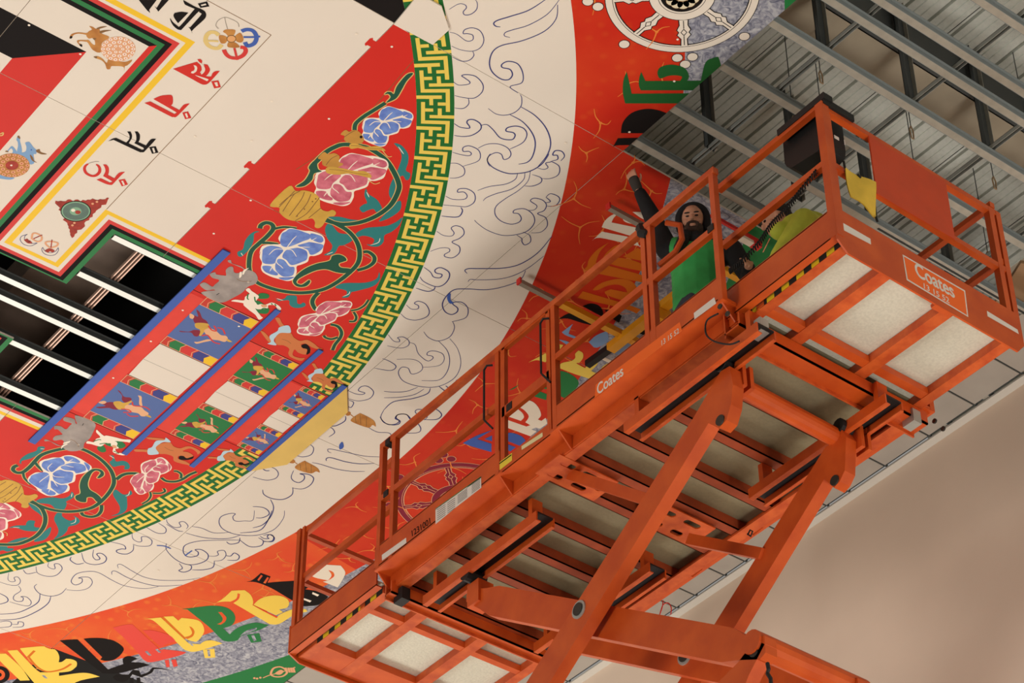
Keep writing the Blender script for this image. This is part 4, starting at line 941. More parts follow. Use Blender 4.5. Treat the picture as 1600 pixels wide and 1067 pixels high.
# main deck, y 8.02 .. 11.68; folded side beams with toe boards
for s, X in ((1, XN), (-1, XF)):
    f = lambda d: X + s * d
    mb = MB()
    def bxx(d0, d1, y0, y1, z0, z1, m=ORG): mb.box(min(f(d0), f(d1)), max(f(d0), f(d1)), y0, y1, z0, z1, m)
    bxx(-.02, .13, 8.0, 11.68, 9.775, 9.80)                      # top flange
    bxx(.11, .13, 8.0, 11.68, 9.675, 9.78)                       # web
    bxx(.12, .205, 8.0, 11.68, 9.668, 9.684, ORGW)               # bottom flange
    part('side_beam', mb)
    for y0, y1 in ((8.0, 9.665), (10.235, 11.68)):
        mb = MB(); bxx(-.02, -.006, y0, y1, 9.79, 9.972); bxx(-.02, .0, y0, y1, 9.965, 9.975, ORGW); part('toe_board', mb)
    for y in (8.03, 9.63, 10.26, 11.67):
        P = [(f(-.012), 9.79), (f(.12), 9.79), (f(.12), 9.672), (f(.10), 9.668)]
        part('gusset', MB().prism(P, 'y', y - .005, y + .005, ORG))
# deck plates seen from below and their cross members
XC = [11.60, 11.10, 10.74, 10.40, 9.98, 9.70, 9.36, 8.97, 8.56, 8.10]
for i, y in enumerate(XC):
    mb = MB(); mb.box(8.06, 9.62, y - .04, y + .04, 9.690, 9.70, DORG); mb.box(8.06, 9.62, y + .034, y + .04, 9.69, 9.776, DORG); mb.box(8.06, 9.62, y - .04, y - .034, 9.69, 9.776, DORG)
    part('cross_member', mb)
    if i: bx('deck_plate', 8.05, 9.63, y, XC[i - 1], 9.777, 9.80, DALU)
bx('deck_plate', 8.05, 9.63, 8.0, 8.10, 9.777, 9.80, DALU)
for y0, y1 in ((7.97, 8.11), (11.60, 11.68)):
    mb = MB(); mb.box(8.02, 9.64, y0, y1, 9.60, 9.612, ORG); mb.box(8.02, 9.64, y0, y0 + .012, 9.60, 9.70, ORG); mb.box(8.02, 9.64, y1 - .012, y1, 9.575, 9.77, ORGW)
    part('end_beam', mb)
# roll-out extension decks
def extension(y0, y1, toe, tag_):
    lo, hi = min(y0, y1), max(y0, y1)
    dz = toe - 9.82
    for s, X in ((1, XN), (-1, 9.48)):
        f = lambda d: X + s * d
        mb = MB()
        def b2(d0, d1, z0, z1, m=ORG): mb.box(min(f(d0), f(d1)), max(f(d0), f(d1)), lo, hi, z0 + dz, z1 + dz, m)
        b2(-.012, .0, 9.60, 9.82); b2(-.012, .04, 9.598, 9.61); b2(-.012, .012, 9.812, 9.824, ORGW)
        part('extension_toe_board', mb)
    zb = 9.58 + dz
    for k, (a, b) in enumerate(((8.005, 8.075), (8.345, 8.435), (8.885, 8.975), (9.40, 9.47))):
        o = part('joist', MB().box(a, b, lo + .02, hi - .02, zb, zb + .062, ORGW))
        if k == 0:
            n = 7; e = 0; mb = MB(); L = hi - lo - .06
            for j in range(n):
                ya = lo + .03 + L * j / n; yb = lo + .03 + L * (j + .5) / n; yc = lo + .03 + L * (j + 1) / n; e = 0
                for q0, q1, m in ((ya, yb, HAZK), (yb, yc, HAZY)):
                    v = [(a - .0015, q0 + e, zb + .002), (a - .0015, q1 + e, zb + .002), (a - .0015, q1, zb + .06), (a - .0015, q0, zb + .06)]
                    mb.add(v, [(0, 1, 2, 3)], m)
            part('hazard_stripe', mb, o, 'black and yellow warning stripe')
    bx('extension_plate', 7.95, 9.47, lo + .01, hi - .01, zb + .064, zb + .075, ALU)
    return zb
SC = 1.0139
zb = extension(7.03, 8.0, 9.82, 'right')
bx('extension_cross_member', 8.0, 9.46, 7.735, 7.80, zb + .004, zb + .055, ORG)
SC = 1.0157
zb2 = extension(11.66, 12.75, 9.87, 'left')
bx('extension_cross_member', 8.0, 9.46, 11.90, 11.955, zb2 + .004, zb2 + .055, ORG)
bx('extension_cross_member', 8.0, 9.46, 12.50, 12.74, zb2 + .002, zb2 + .062, ORG)
# end plates
SC = 1.0139
P = [(7.925, 9.825), (7.925, 9.56), (8.0, 9.485), (9.43, 9.47), (9.50, 9.55), (9.50, 9.80)]
endp = part('end_plate', MB().prism(P, 'y', 7.018, 7.030, ORG))
SC = 1.0157
P = [(7.925, 9.885), (7.925, 9.65), (8.02, 9.60), (9.43, 9.60), (9.50, 9.66), (9.50, 9.885)]
part('end_plate', MB().prism(P, 'y', 12.75, 12.762, ORG))
SC = 1.0139
bx('latch', 8.72, 8.86, 7.02, 7.06, 9.475, 9.50, ORG)
SC = 1.0
for x, y, z, m in ((8.11, 7.90, 9.56, STEEL), (8.11, 11.60, 9.60, BLK), (9.52, 8.0, 9.60, STEEL)):
    part('bumper', MB().box(x - .035, x + .035, y - .05, y + .05, z - .05, z + .05, m), label='dark rubber bumper')
for x in (XN - .028, XF + .028):
    part('bolt', MB().tube([(x - .006, 8.02, 9.72), (x + .006, 8.02, 9.72)], .018, PIN, 8)); part('bolt', MB().tube([(x - .006, 7.96, 9.62), (x + .006, 7.96, 9.62)], .018, PIN, 8))

# guard rails
T = .042
def post(x, y, z0, z1, w=T): return bar('post', (x, y, z0), (x, y, z1), w, w)
def rail(name, a, b, w=T, h=T, m=ORG): return bar(name, a, b, w, h, m)
for X, s in ((XN, 1), (XF, -1)):
    for y in (8.02, 8.64, 8.70, 9.645, 10.265, 11.49, 11.645): post(X, y, 9.78, 10.87)
    rail('top_rail', (X, 7.99, 10.87), (X, 11.665, 10.87), .045, .05, ORGW)
    for a, b in ((8.02, 9.645), (10.265, 11.66)): rail('mid_rail', (X, a, 10.385), (X, b, 10.385), .04, .05)
for k, ya, yb, zt_, zm_ in ((1.0139, 7.03, 8.0, 10.72, 10.235), (1.0157, 11.55, 12.72, 10.70, 10.28)):
    SC = k
    for xi in (7.965, 9.45):
        rail('top_rail', (xi, ya, zt_), (xi, yb, zt_)); rail('mid_rail', (xi, ya, zm_), (xi, yb, zm_))
        if k > 1.015: post(xi - .02, 12.715, 9.86, 10.73, .045); post(xi - .02, 12.66, 9.86, 10.73, .03)
SC = 1.0139
# right end frame
post(7.955, 7.045, 9.60, 10.71, .06); post(8.0, 7.05, 9.8, 10.7, .03)
post(9.42, 7.045, 9.60, 10.67, .045); post(9.485, 7.045, 9.60, 10.67, .045)
rail('end_rail', (7.94, 7.045, 10.68), (9.50, 7.045, 10.655)); rail('end_rail', (7.94, 7.045, 10.205), (9.50, 7.045, 10.165))
SC = 1.0157
rail('end_rail', (7.94, 12.715, 10.71), (9.48, 12.715, 10.71), .035, .035); rail('end_rail', (7.94, 12.715, 10.28), (9.48, 12.715, 10.28), .035, .035)
SC = 1.0139
bx('end_panel', 8.33, 9.005, 7.020, 7.030, 10.16, 10.655, mat('panel_orange', (200, 66, 24), .45, var=.05), label='orange sheet panel in the end rails')
SC = 1.0
# entry gates with bent handles
for X, s in ((XN, 1), (XF, -1)):
    g = part('gate', MB().box(X - .016, X + .016, 9.70, 10.215, 10.83, 10.872, ORG).box(X - .016, X + .016, 9.70, 10.215, 10.235, 10.32, ORG).box(X - .018, X - .010, 9.70, 10.215, 9.775, 9.87, ORG)
             .box(X - .016, X + .016, 9.685, 9.725, 9.78, 10.86, ORG).box(X - .016, X + .016, 10.185, 10.23, 9.78, 10.86, ORG))
    part('gate_latch', MB().box(X - .02, X - .008, 10.10, 10.16, 10.25, 10.31, BLK), g, 'black gate latch')
    for y in (9.71, 10.34):
        o = X - .05 * s
        part('gate_handle', MB().tube([(X - .02 * s, y - .03, 10.76), (o, y, 10.76), (o, y + .03, 10.74), (o, y + .03, 10.30), (o, y + .01, 10.27), (X - .02 * s, y - .03, 10.20)], .008, BLK, 6), label='black bent rod handle')
part('curved_handle', MB().tube([(8.0, 8.55, 10.86), (8.06, 8.48, 10.82), (8.07, 8.48, 10.70), (8.04, 8.52, 10.60), (7.98, 8.62, 10.52)], .02, ORG, 8), label='curved orange tube at the rail')
part('rail_wrap', MB().tube([(7.94, 8.76, 10.91), (7.93, 8.72, 10.90), (7.92, 8.70, 10.83), (7.93, 8.67, 10.80), (7.96, 8.64, 10.79)], [.02, .034, .036, .034, .015], BLK, 8), label='dark cloth wrapped round the rail joint')
for y, z in ((11.57, 10.86), (11.57, 10.39), (8.06, 10.40)):
    part('rail_clamp', MB().box(XN - .028, XN + .028, y - .035, y + .02, z - .028, z + .022, BLK), label='black clamp joining two rails')
# slide channels, cross tubes
for x0, y0, y1 in ((8.02, 7.83, 9.08), (8.16, 10.15, 11.42), (9.12, 7.85, 9.12), (9.14, 10.15, 11.42)):
    mb = MB(); mb.box(x0, x0 + .012, y0, y1, 9.45, 9.525, ORG); mb.box(x0 + .145, x0 + .157, y0, y1, 9.45, 9.525, ORG); mb.box(x0 + .012, x0 + .145, y0, y1, 9.513, 9.525, BLK); mb.box(x0 + .012, x0 + .04, y0, y1, 9.45, 9.458, ORGW); mb.box(x0 + .13, x0 + .145, y0, y1, 9.45, 9.458, ORGW)  # black web puts the shade inside the channel into its colour
    part('slide_channel', mb)
    for y in (y0 + .1, y1 - .1): bx('slide_hanger', x0 + .03, x0 + .12, y - .02, y + .02, 9.52, 9.69, ORG)
# bracket plates with slotted holes
def slotted(x0, x1, y0, y1, z, holes):
    outer = [Vector((x0, y0, 0)), Vector((x1, y0, 0)), Vector((x1, y1, 0)), Vector((x0, y1, 0))]; loops = [outer]
    for hx, hy, rx, ry in holes:
        loops.append([Vector((hx + (rx - ry) * (1 if math.cos(t) > 0 else -1) + ry * math.cos(t), hy + ry * math.sin(t), 0)) if rx > ry else Vector((hx + rx * math.cos(t), hy + ry * math.sin(t), 0)) for t in [2 * math.pi * (k + .5) / 12 for k in range(12)]])
    fl = [p for l in loops for p in l]
    mb = MB(); t = tessellate_polygon(loops)
    mb.add([(p.x, p.y, z) for p in fl], t, ORGW); mb.add([(p.x, p.y, z + .01) for p in fl], t, ORG)
    k = 0
    for l in loops:
        n = len(l); mb.add([(p.x, p.y, zz) for zz in (z, z + .01) for p in l], [(i, (i + 1) % n, n + (i + 1) % n, n + i) for i in range(n)], ORG); k += n
    return part('bracket_plate', mb)
slotted(8.02, 8.52, 9.72, 9.98, 9.665, [(8.14, 9.78, .06, .025), (8.32, 9.78, .06, .025), (8.14, 9.92, .06, .025), (8.34, 9.92, .06, .025), (8.46, 9.85, .03, .03)])
slotted(8.86, 9.38, 9.72, 9.98, 9.665, [(9.0, 9.78, .07, .026), (9.22, 9.78, .07, .026), (9.0, 9.92, .07, .026), (9.2, 9.92, .05, .026), (8.95, 9.85, .035, .035)])
for a, b in ((onx(892, 742, 8.22), onx(1012, 781, 8.22)), (onx(1078, 843, 9.1), onx(1192, 866, 9.1))):
    bar('brace', a, b, .05, .075); 
# scissor arms: stage 1 is the pair in view, the stack goes on to the chassis on the floor
def arm(a, b, x0, x1, dep=.245, head=.15):
    a = Vector((a[0], a[1])); b = Vector((b[0], b[1])); d = (b - a).normalized(); n = Vector((-d.y, d.x))
    q = lambda t, w: a + d * t + n * w
    L = (b - a).length; h = dep / 2; e = head / 2
    P = [q(-.08, -e * .6), q(-.11, 0), q(-.08, e * .6), q(.12, e), q(.26, h), q(L - .26, h), q(L - .12, e), q(L + .08, e * .6), q(L + .11, 0), q(L + .08, -e * .6), q(L - .12, -e), q(L - .26, -h), q(.26, -h), q(.12, -e)]
    return part('scissor_arm', MB().prism([(p.x, p.y) for p in P], 'x', x0, x1, ORG))
YR, YL = 8.30, 11.00
for x0, px in ((8.10, '1085 650 1126 580 1140 572 1145 600 1142 632 1135 656 1124 668 1107 661'), (9.10, '1290 698 1306 690 1313 668 1322 682 1320 735 1312 752 1303 762 1288 748')):
    v = [float(t) for t in px.split()]; P = [onx(v[i], v[i + 1], x0) for i in range(0, 16, 2)]; P = [(p.y, p.z) for p in P]
    a0 = Vector(P[7]); b0 = Vector(P[0]); d = (Vector((11.03, 7.50)) - Vector((9.66, 8.45))).normalized(); n = Vector((d.y, -d.x)); c = Vector((11.03, 7.50))
    P += [tuple(c - d * .26 + n * .1225), tuple(c - d * .12 + n * .075), tuple(c + d * .1), tuple(c - d * .12 - n * .075), tuple(c - d * .26 - n * .1225)] if n.y < 0 else [tuple(c - d * .26 - n * .1225), tuple(c - d * .12 - n * .075), tuple(c + d * .1), tuple(c - d * .12 + n * .075), tuple(c - d * .26 + n * .1225)]
    part('scissor_arm', MB().prism(P, 'x', x0, x0 + .09, ORG))
zt = 9.30; dz1 = 1.80
for st in range(5):
    za = zt - dz1 * st; zc = za - dz1
    fl = st % 2
    A = ((YR, za), (YL, zc)); B = ((YL, za), (YR, zc))
    if st == 0: A = ((8.235, 9.335), (11.03, 7.50)); B = ((10.93, 9.29), (8.30, 7.51))
    if fl: A, B = B, A
    arm(A[0], A[1], 8.10, 8.19) if st else None; arm(B[0], B[1], 8.24, 8.33, .21 if st == 0 else .245)
    arm(A[0], A[1], 9.10, 9.19) if st else None; arm(B[0], B[1], 8.97, 9.06, .21 if st == 0 else .245)
    ym, zm = (9.66, 8.45) if st == 0 else ((YR + YL) / 2, (za + zc) / 2)
    for x0, x1 in ((8.09, 8.34), (8.96, 9.20)):
        part('pivot_pin', MB().tube([(x0, ym, zm), (x1, ym, zm)], .062, STEEL, 16)); part('pivot_pin', MB().tube([(x0 - .008, ym, zm), (x1 + .008, ym, zm)], .044, PIN, 16), label='dark pin end')
    part('cross_tube', MB().tube([(8.22, B[1][0], zc + .06), (9.10, B[1][0], zc + .06)], .075, ORG, 14), smooth=False)
    for x0 in (8.232, 8.962):
        part('pivot_pin', MB().tube([(x0, B[1][0], zc), (x0 + .106, B[1][0], zc)], .035, PIN, 12))
part('cross_tube', MB().tube([(8.20, 8.30, 9.47), (9.14, 8.30, 9.45)], .062, ORG, 16))
for X, w in ((8.09, .0), (9.09, 0)):
    pp = onx(1124, 656, X) if X < 9 else onx(1303, 750, X)
    part('pivot_pin', MB().tube([(X, pp.y, pp.z), (X + .03, pp.y, pp.z)], .036, PIN, 16), label='dark pin end')
    mb = MB(); mb.box(X + .10, X + .13, 8.15, 8.26, 9.33, 9.50, ORG); mb.box(X + .16, X + .19, 8.15, 8.26, 9.33, 9.50, ORG); part('clevis', mb)
    part('roller', MB().tube([(X + .0, 8.24, 9.50), (X + .10, 8.24, 9.50)], .05, BLK, 12))
for X in (8.27, 9.0): part('roller', MB().tube([(X - .1, 10.95, 9.46), (X + .06, 10.95, 9.46)], .05, BLK, 12))
mb = MB(); mb.box(8.22, 8.35, 10.86, 10.985, 9.22, 9.40, ORG); part('arm_head', mb)
# chassis
ch = bx('chassis', 8.0, 9.43, 8.0, 11.3, -.75, -.05, ORG)
for x in (7.92, 9.51):
    for y in (8.5, 10.8):
        part('wheel', MB().tube([(x - .16, y, -1.6 + .45), (x + .16, y, -1.6 + .45)], .45, BLK, 24)); part('wheel_hub', MB().tube([(x - .17, y, -1.15), (x + .17, y, -1.15)], .2, ORG, 16))
for y in (8.5, 10.8): bx('axle', 7.9, 9.53, y - .08, y + .08, -1.23, -1.07, ORG)
bx('axle_mount', 8.4, 9.0, 8.4, 8.6, -1.1, -.7, ORG); bx('axle_mount', 8.4, 9.0, 10.7, 10.9, -1.1, -.7, ORG)
mb = MB()
for y in (8.3, 11.0): mb.box(8.08, 9.24, y - .08, y + .08, -.06, .42, ORG)
part('arm_base', mb)
# hose and chain
part('hose', MB().tube(catmull([tuple(onx(x, y, 7.925)) for x, y in ((1122, 490), (1106, 499), (1102, 512), (1105, 525), (1118, 534), (1140, 538), (1155, 533))], False, 4), .006, BLK, 6), label='black hose loop on the side beam')
part('chain', MB().tube([tuple(onx(x, y, 8.2)) for x, y in ((1199, 1036), (1201, 1046), (1199, 1052), (1204, 1060), (1205, 1075))], .012, BLK, 6), label='black chain at the arm joint')
part('hook', MB().tube([tuple(onx(x, y, 9.3)) for x, y in ((1168, 836), (1172, 828), (1176, 830), (1173, 838), (1168, 834))], .006, BLK, 6))
part('wire_loop', MB().tube(catmull([tuple(onx(x, y, 9.4)) for x, y in ((1036, 938), (1035, 948), (1031, 960), (1036, 945), (1044, 942), (1049, 950), (1048, 960))], False, 4), .004, CRIM, 5), label='red wire loop')

# stickers and lettering, each on its plate
def quad(name, P, m, label=None, parent=lift): return part(name, MB().add(P, [(0, 1, 2, 3)], m), parent, label)
def text_on(name, txt, P0, P1, P2, m, bold=.0, parent=lift, label=None, shear=0):
    # P0 lower left, P1 lower right, P2 upper left of the text box
    cu = bpy.data.curves.new('t', 'FONT'); cu.body = txt; cu.shear = shear
    o = bpy.data.objects.new('t', cu); col.objects.link(o)
    bpy.context.view_layer.update()
    me = o.evaluated_get(bpy.context.evaluated_depsgraph_get()).to_mesh()
    xs = [v.co.x for v in me.vertices]; ys = [v.co.y for v in me.vertices]
    a, b, c, d = min(xs), max(xs), min(ys), max(ys)
    P0, P1, P2 = Vector(P0), Vector(P1), Vector(P2)
    vs = []; fs = []
    for sx, sy in ((-1, 0), (1, 0), (0, -.6), (0, .6)):
        k = len(vs); e = bold * .6
        vs += [P0 + (P1 - P0) * ((v.co.x + sx * e - a) / (b - a)) + (P2 - P0) * ((v.co.y + sy * e - c) / (d - c)) + (P1 - P0).cross(P2 - P0).normalized() * (.0002 * (sx + 2 * sy)) for v in me.vertices]
        fs += [tuple(k + i for i in p.vertices) for p in me.polygons]
    o.evaluated_get(bpy.context.evaluated_depsgraph_get()).to_mesh_clear()
    bpy.data.objects.remove(o); bpy.data.curves.remove(cu)
    return part(name, MB().add(vs, fs, m), parent, label)
XT = XN - .0215
N = lambda x, y, e=0: tuple(onx(x, y, XT - e))
E_ = lambda x, y, e=0: tuple(ony(x, y, 7.0165 - e))
s1 = quad('sticker', [N(929, 622), N(1066, 517), N(1062, 503), N(931, 601)], ORGS, 'bright orange sticker strip with white lettering')
text_on('lettering', 'Coates', N(934, 617, .001), N(974, 586, .001), N(932.5, 601, .001), WSTK, .045, s1, 'white company lettering')
text_on('lettering', '13 15 52', N(1034, 540, .001), N(1061, 520, .001), N(1033.5, 532, .001), WSTK, .02, s1, 'white phone number')
quad('sticker', [N(1085, 499), N(1119, 474), N(1116, 464.5), N(1084, 489)], WSTK, 'white reflective strip')
quad('sticker', [N(597, 876), N(635, 848), N(634.5, 840), N(596.5, 867)], WSTK, 'white reflective strip')
s2 = quad('sticker', [N(680.6, 819), N(712, 793), N(712, 773.5), N(680.4, 795)], WSTK, 'white warning label with lines of text')
s3 = quad('sticker', [N(712, 793), N(752, 762), N(751.6, 744.5), N(712, 773.5)], WSTK, 'white warning label with lines of text')
mb = MB(); GT = mat('label_print', (120, 116, 110), .6)
for k in range(6):
    f = (k + 1) / 7
    for xa, xb in ((683, 696), (699, 711)):
        yl = lambda x: 795 + (773.5 - 795) * (x - 680.4) / 31.6
        mb.add([N(xa, yl(xa) + 22 * f + 1, .001), N(xb, yl(xb) + 22 * f + 1, .001), N(xb, yl(xb) + 22 * f, .001), N(xa, yl(xa) + 22 * f, .001)], [(0, 1, 2, 3)], GT)
    for xa, xb in ((715, 730), (737, 750)):
        yl = lambda x: 773.5 + (744.5 - 773.5) * (x - 712) / 39.6
        mb.add([N(xa, yl(xa) + 17 * f + 1, .001), N(xb, yl(xb) + 17 * f + 1, .001), N(xb, yl(xb) + 17 * f, .001), N(xa, yl(xa) + 17 * f, .001)], [(0, 1, 2, 3)], GT)
o = part('label_print', mb, s2, 'rows of small print'); o['kind'] = 'stuff'
quad('sticker', [N(680.4, 797), N(751.6, 746.5), N(751.6, 744), N(680.4, 794.5)], GREEN, 'dark green edge of the warning label')
text_on('lettering', '1231001', N(644, 838), N(672.5, 818), N(643, 829), BLACK, .02, lift, 'black stencilled number 1231001')
s4 = quad('sticker', [tuple(onx(x, y, XN - .0195)) for x, y in ((779, 736), (800, 720), (800, 707.5), (779, 723))], YSTK, 'yellow warning sticker on the gate')
part('label_print', MB().add([tuple(onx(x, y, XN - .0205)) for x, y in ((780, 725.5), (799, 711.5), (799, 709.5), (780, 723.5))], [(0, 1, 2, 3)], BLACK), s4)
quad('sticker', [tuple(onx(x, y, XN - .0195)) for x, y in ((815, 703), (848, 682), (847.5, 675.5), (814.8, 697))], mat('pale_sticker', (226, 214, 160), .5), 'pale yellow sticker with small print on the gate')
SC = 1.0139
s5 = quad('sign', [E_(1416.7, 437.5), E_(1513, 495.5), E_(1508, 454), E_(1410.2, 397.4)], WSTK, 'company sign with a white border on the end plate')
quad('sign_field', [E_(1418.6, 436, .001), E_(1511, 492.3, .001), E_(1506.4, 455.3, .001), E_(1412.3, 400.5, .001)], ORGS, None, s5)
text_on('lettering', 'Coates', E_(1432.5, 431, .002), E_(1492, 466, .002), E_(1428, 409, .002), WSTK, .05, s5, 'white company lettering')
text_on('lettering', '13 15 52', E_(1444, 450.5, .002), E_(1483.5, 474, .002), E_(1443, 442, .002), WSTK, .02, s5, 'white phone number')
quad('sticker', [E_(1307.5, 354), E_(1361, 382), E_(1360, 373), E_(1306.5, 342)], WSTK, 'white reflective strip')
quad('sticker', [E_(1543, 494), E_(1592, 522), E_(1590, 515), E_(1542, 485.5)], WSTK, 'white reflective strip')

SC = 1.0
# ------------------------------------------------------------------ things on the lift
SC = 1.0139
r = empty('control_box', (8.09, 7.25, 10.45), 'black control box with padded cover hung inside the lift corner', 'box')
P = [(7.12, 10.76), (7.455, 10.76), (7.46, 10.57), (7.445, 10.53), (7.40, 10.49), (7.18, 10.455), (7.13, 10.47), (7.12, 10.52)]
part('body', MB().prism(P, 'x', 8.02, 8.21, BLK), r)
mb = MB(); mb.beam((7.975, 7.42, 10.755), (7.975, 7.0, 10.755), .075, .05, BLK); mb.beam((7.94, 7.045, 10.72), (8.2, 7.045, 10.715), .075, .055, BLK); part('padded_cover', mb, r)
part('label_plate', MB().box(8.205, 8.212, 7.116, 7.119, 10.58, 10.62, WSTK).box(8.12, 8.16, 7.116, 7.119, 10.585, 10.61, WSTK), r, 'small white label')
part('strap', MB().box(8.08, 8.10, 7.114, 7.119, 10.58, 10.70, WSTK), r)
r = empty('document_pouch', (8.2, 7.02, 9.95), 'yellow document pouch tied to the end rail of the lift', 'pouch')
mb = MB(); PY = mat('pouch_yellow', (224, 184, 62), .6, var=.08, scale=8); n = 8; vs = []; fs = []
for j in range(n + 1):
    for i in range(n + 1):
        u, v = i / n, j / n; a = Vector(ony(1320, 262, 7.012)); b = Vector(ony(1366, 287, 7.012)); c = Vector(ony(1370, 341, 7.012)); d = Vector(ony(1329, 308, 7.012))
        p = a.lerp(b, u).lerp(d.lerp(c, u), v); p.y += .012 * math.sin(u * 5 + v * 3) - .006; vs.append(p)
k = len(vs); vs += [p + Vector((0, .006, 0)) for p in vs]
for j in range(n):
    for i in range(n):
        q = j * (n + 1) + i; fs.append((q, q + 1, q + n + 2, q + n + 1)); fs.append((k + q, k + q + n + 1, k + q + n + 2, k + q + 1))
mb.add(vs, fs, PY); part('sheet', mb, r, smooth=True)
mb = MB()
for x0, y0, x1, y1 in ((1320, 262, 1318, 252), (1366, 287, 1367, 296), (1340, 272, 1345, 278), (1369, 339, 1371, 346)): mb.tube([tuple(ony(x0, y0, 7.008)), tuple(ony(x1, y1, 7.008))], .008, BLK, 5)
part('tie', mb, r)
SC = 1.0
# coiled cable from the control box down to the deck
P = [tuple(onx(x, y, X)) for x, y, X in ((1276, 268, 8.06), (1250, 300, 8.08), (1228, 328, 8.10), (1205, 352, 8.12), (1186, 380, 8.13), (1160, 408, 8.15), (1140, 424, 8.18))]
P = catmull(P, False, 12); Q = []
for i in range((len(P) - 1) * 6 + 1):
    f = i / 6; k = min(int(f), len(P) - 2); p = Vector(P[k]).lerp(Vector(P[k + 1]), f - k); t = i * 2 * math.pi / 9.0
    Q.append(p + Vector((.015 * math.cos(t), .008 * math.cos(t), .015 * math.sin(t))))
tag(MB().tube(Q, .005, BLK, 5).build('coiled_cable', None), 'black coiled cable hanging from the control box', 'cable')
# panel hoist holding the mural boards up
r = empty('panel_hoist', (9.19, 9.6, 9.80), 'yellow panel hoist with long cradle arms pressed under the mural', 'hoist')
z = 11.70
hb = mat('hoist_grey_tube', (152, 142, 126), .45, metal=.2)
for y, x0, x1, x2 in ((10.34, 8.19, 8.66, 9.50), (9.335, 8.20, 8.75, 9.45)):
    a = bar('cradle_arm', (x1 - .1, y, z), (x2, y, z), .05, .05, HOISTY, r)
    bar('extension_tube', (x0, y, z), (x1, y, z), .036, .036, hb, a, 'grey extension tube'); part('end_cap', MB().box(x0 - .014, x0, y - .022, y + .022, z - .02, z + .03, CRIM), a, 'red end cap')
bar('boom', (9.17, 10.49, z - .03), (9.17, 9.30, z - .03), .075, .06, HOISTY, r)
bar('boom', (9.15, 10.74, z - .03), (9.165, 10.48, z - .03), .05, .05, BLK, r, 'black boom end')
part('bracket', MB().box(9.10, 9.24, 9.88, 10.0, z - .16, z - .04, HOISTY), r); part('winch', MB().tube([(9.18, 9.9, z - .17), (9.28, 9.9, z - .17)], .05, HOISTY, 12), r)
bar('mast', (9.17, 9.45, 9.95), (9.17, 9.45, z - .06), .07, .07, HOISTY, r)
for dx, dy in ((.35, .3), (-.35, .3), (0, -.4)):
    l = bar('leg', (9.17, 9.45, 10.0), (9.17 + dx, 9.45 + dy, 9.84), .04, .04, HOISTY, r); part('caster', MB().tube([(9.155 + dx, 9.45 + dy, 9.835), (9.185 + dx, 9.45 + dy, 9.835)], .035, BLK, 12), l)
r = empty('short_batten', (9.2, 9.01, 11.7), 'short white batten with a red end behind the workers', 'batten')
bar('stick', (9.09, 9.01, 11.71), (9.255, 9.01, 11.71), .05, .03, WHITEP, r); bar('red_end', (9.255, 9.01, 11.715), (9.33, 9.01, 11.715), .055, .04, CRIM, r, 'red end'); bar('red_strip', (8.85, 8.985, 11.735), (9.33, 8.985, 11.735), .02, .03, CRIM, r)

# ------------------------------------------------------------------ people
SKIN = mat('skin', (206, 150, 120), .55, var=.04, scale=20)
def skin_mesh(nodes, edges, sub=2):
    me = bpy.data.meshes.new('sk'); me.from_pydata([n[:3] for n in nodes], edges, []); me.update()
    o = bpy.data.objects.new('sk', me); col.objects.link(o)
    m = o.modifiers.new('s', 'SKIN'); m.use_smooth_shade = True
    for i, n in enumerate(nodes):
        me.skin_vertices[0].data[i].radius = (n[3], n[4] if len(n) > 4 else n[3]); me.skin_vertices[0].data[i].use_root = (i == 0)
    s = o.modifiers.new('ss', 'SUBSURF'); s.levels = sub; s.render_levels = sub
    bpy.context.view_layer.update()
    ev = o.evaluated_get(bpy.context.evaluated_depsgraph_get())
    out = bpy.data.meshes.new_from_object(ev)
    v = [tuple(p.co) for p in out.vertices]; f = [tuple(p.vertices) for p in out.polygons]
    bpy.data.objects.remove(o); bpy.data.meshes.remove(out)
    return v, f
def capsules(nodes, edges, M=None):         # overlapping rounds along the bones, fused afterwards into one surface
    out = []
    for a, b in edges:
        A, B_ = nodes[a], nodes[b]; pa, pb = Vector(A[:3]), Vector(B_[:3]); ra = (A[3], A[4] if len(A) > 4 else A[3]); rb = (B_[3], B_[4] if len(B_) > 4 else B_[3])
        n = max(2, int((pb - pa).length / (.35 * min(ra[0], ra[1], rb[0], rb[1]))) + 1)
        for i in range(n + 1):
            t = i / n; x = ra[0] + (rb[0] - ra[0]) * t; y = ra[1] + (rb[1] - ra[1]) * t
            out.append(ellipsoid(pa.lerp(pb, t), (x, y, (x + y) / 2), M, 12, 8))
    return out
def ellipsoid(c, r, M=None, n=16, k=12):
    v = []; f = []
    for j in range(k + 1):
        t = math.pi * j / k
        for i in range(n):
            p = 2 * math.pi * i / n; q = Vector((r[0] * math.sin(t) * math.cos(p), r[1] * math.sin(t) * math.sin(p), r[2] * math.cos(t)))
            if M: q = M @ q
            v.append(tuple(Vector(c) + q))
    for j in range(k):
        for i in range(n): f.append((j * n + i, j * n + (i + 1) % n, (j + 1) * n + (i + 1) % n, (j + 1) * n + i))
    return v, f
def fuse(name, pieces, m, voxel, parent=None, origin=None, smooth=2):
    mb = MB()
    for v, f in pieces: mb.add(v, f, m)
    o = mb.build(name, parent, True, origin)
    md = o.modifiers.new('r', 'REMESH'); md.mode = 'VOXEL'; md.voxel_size = voxel; md.use_smooth_shade = True
    if smooth:
        sm = o.modifiers.new('sm', 'SMOOTH'); sm.iterations = smooth; sm.factor = .5
    bpy.context.view_layer.update()
    me = bpy.data.meshes.new_from_object(o.evaluated_get(bpy.context.evaluated_depsgraph_get()))
    o.modifiers.clear(); o.data = me
    if not me.materials: me.materials.append(m)
    return o
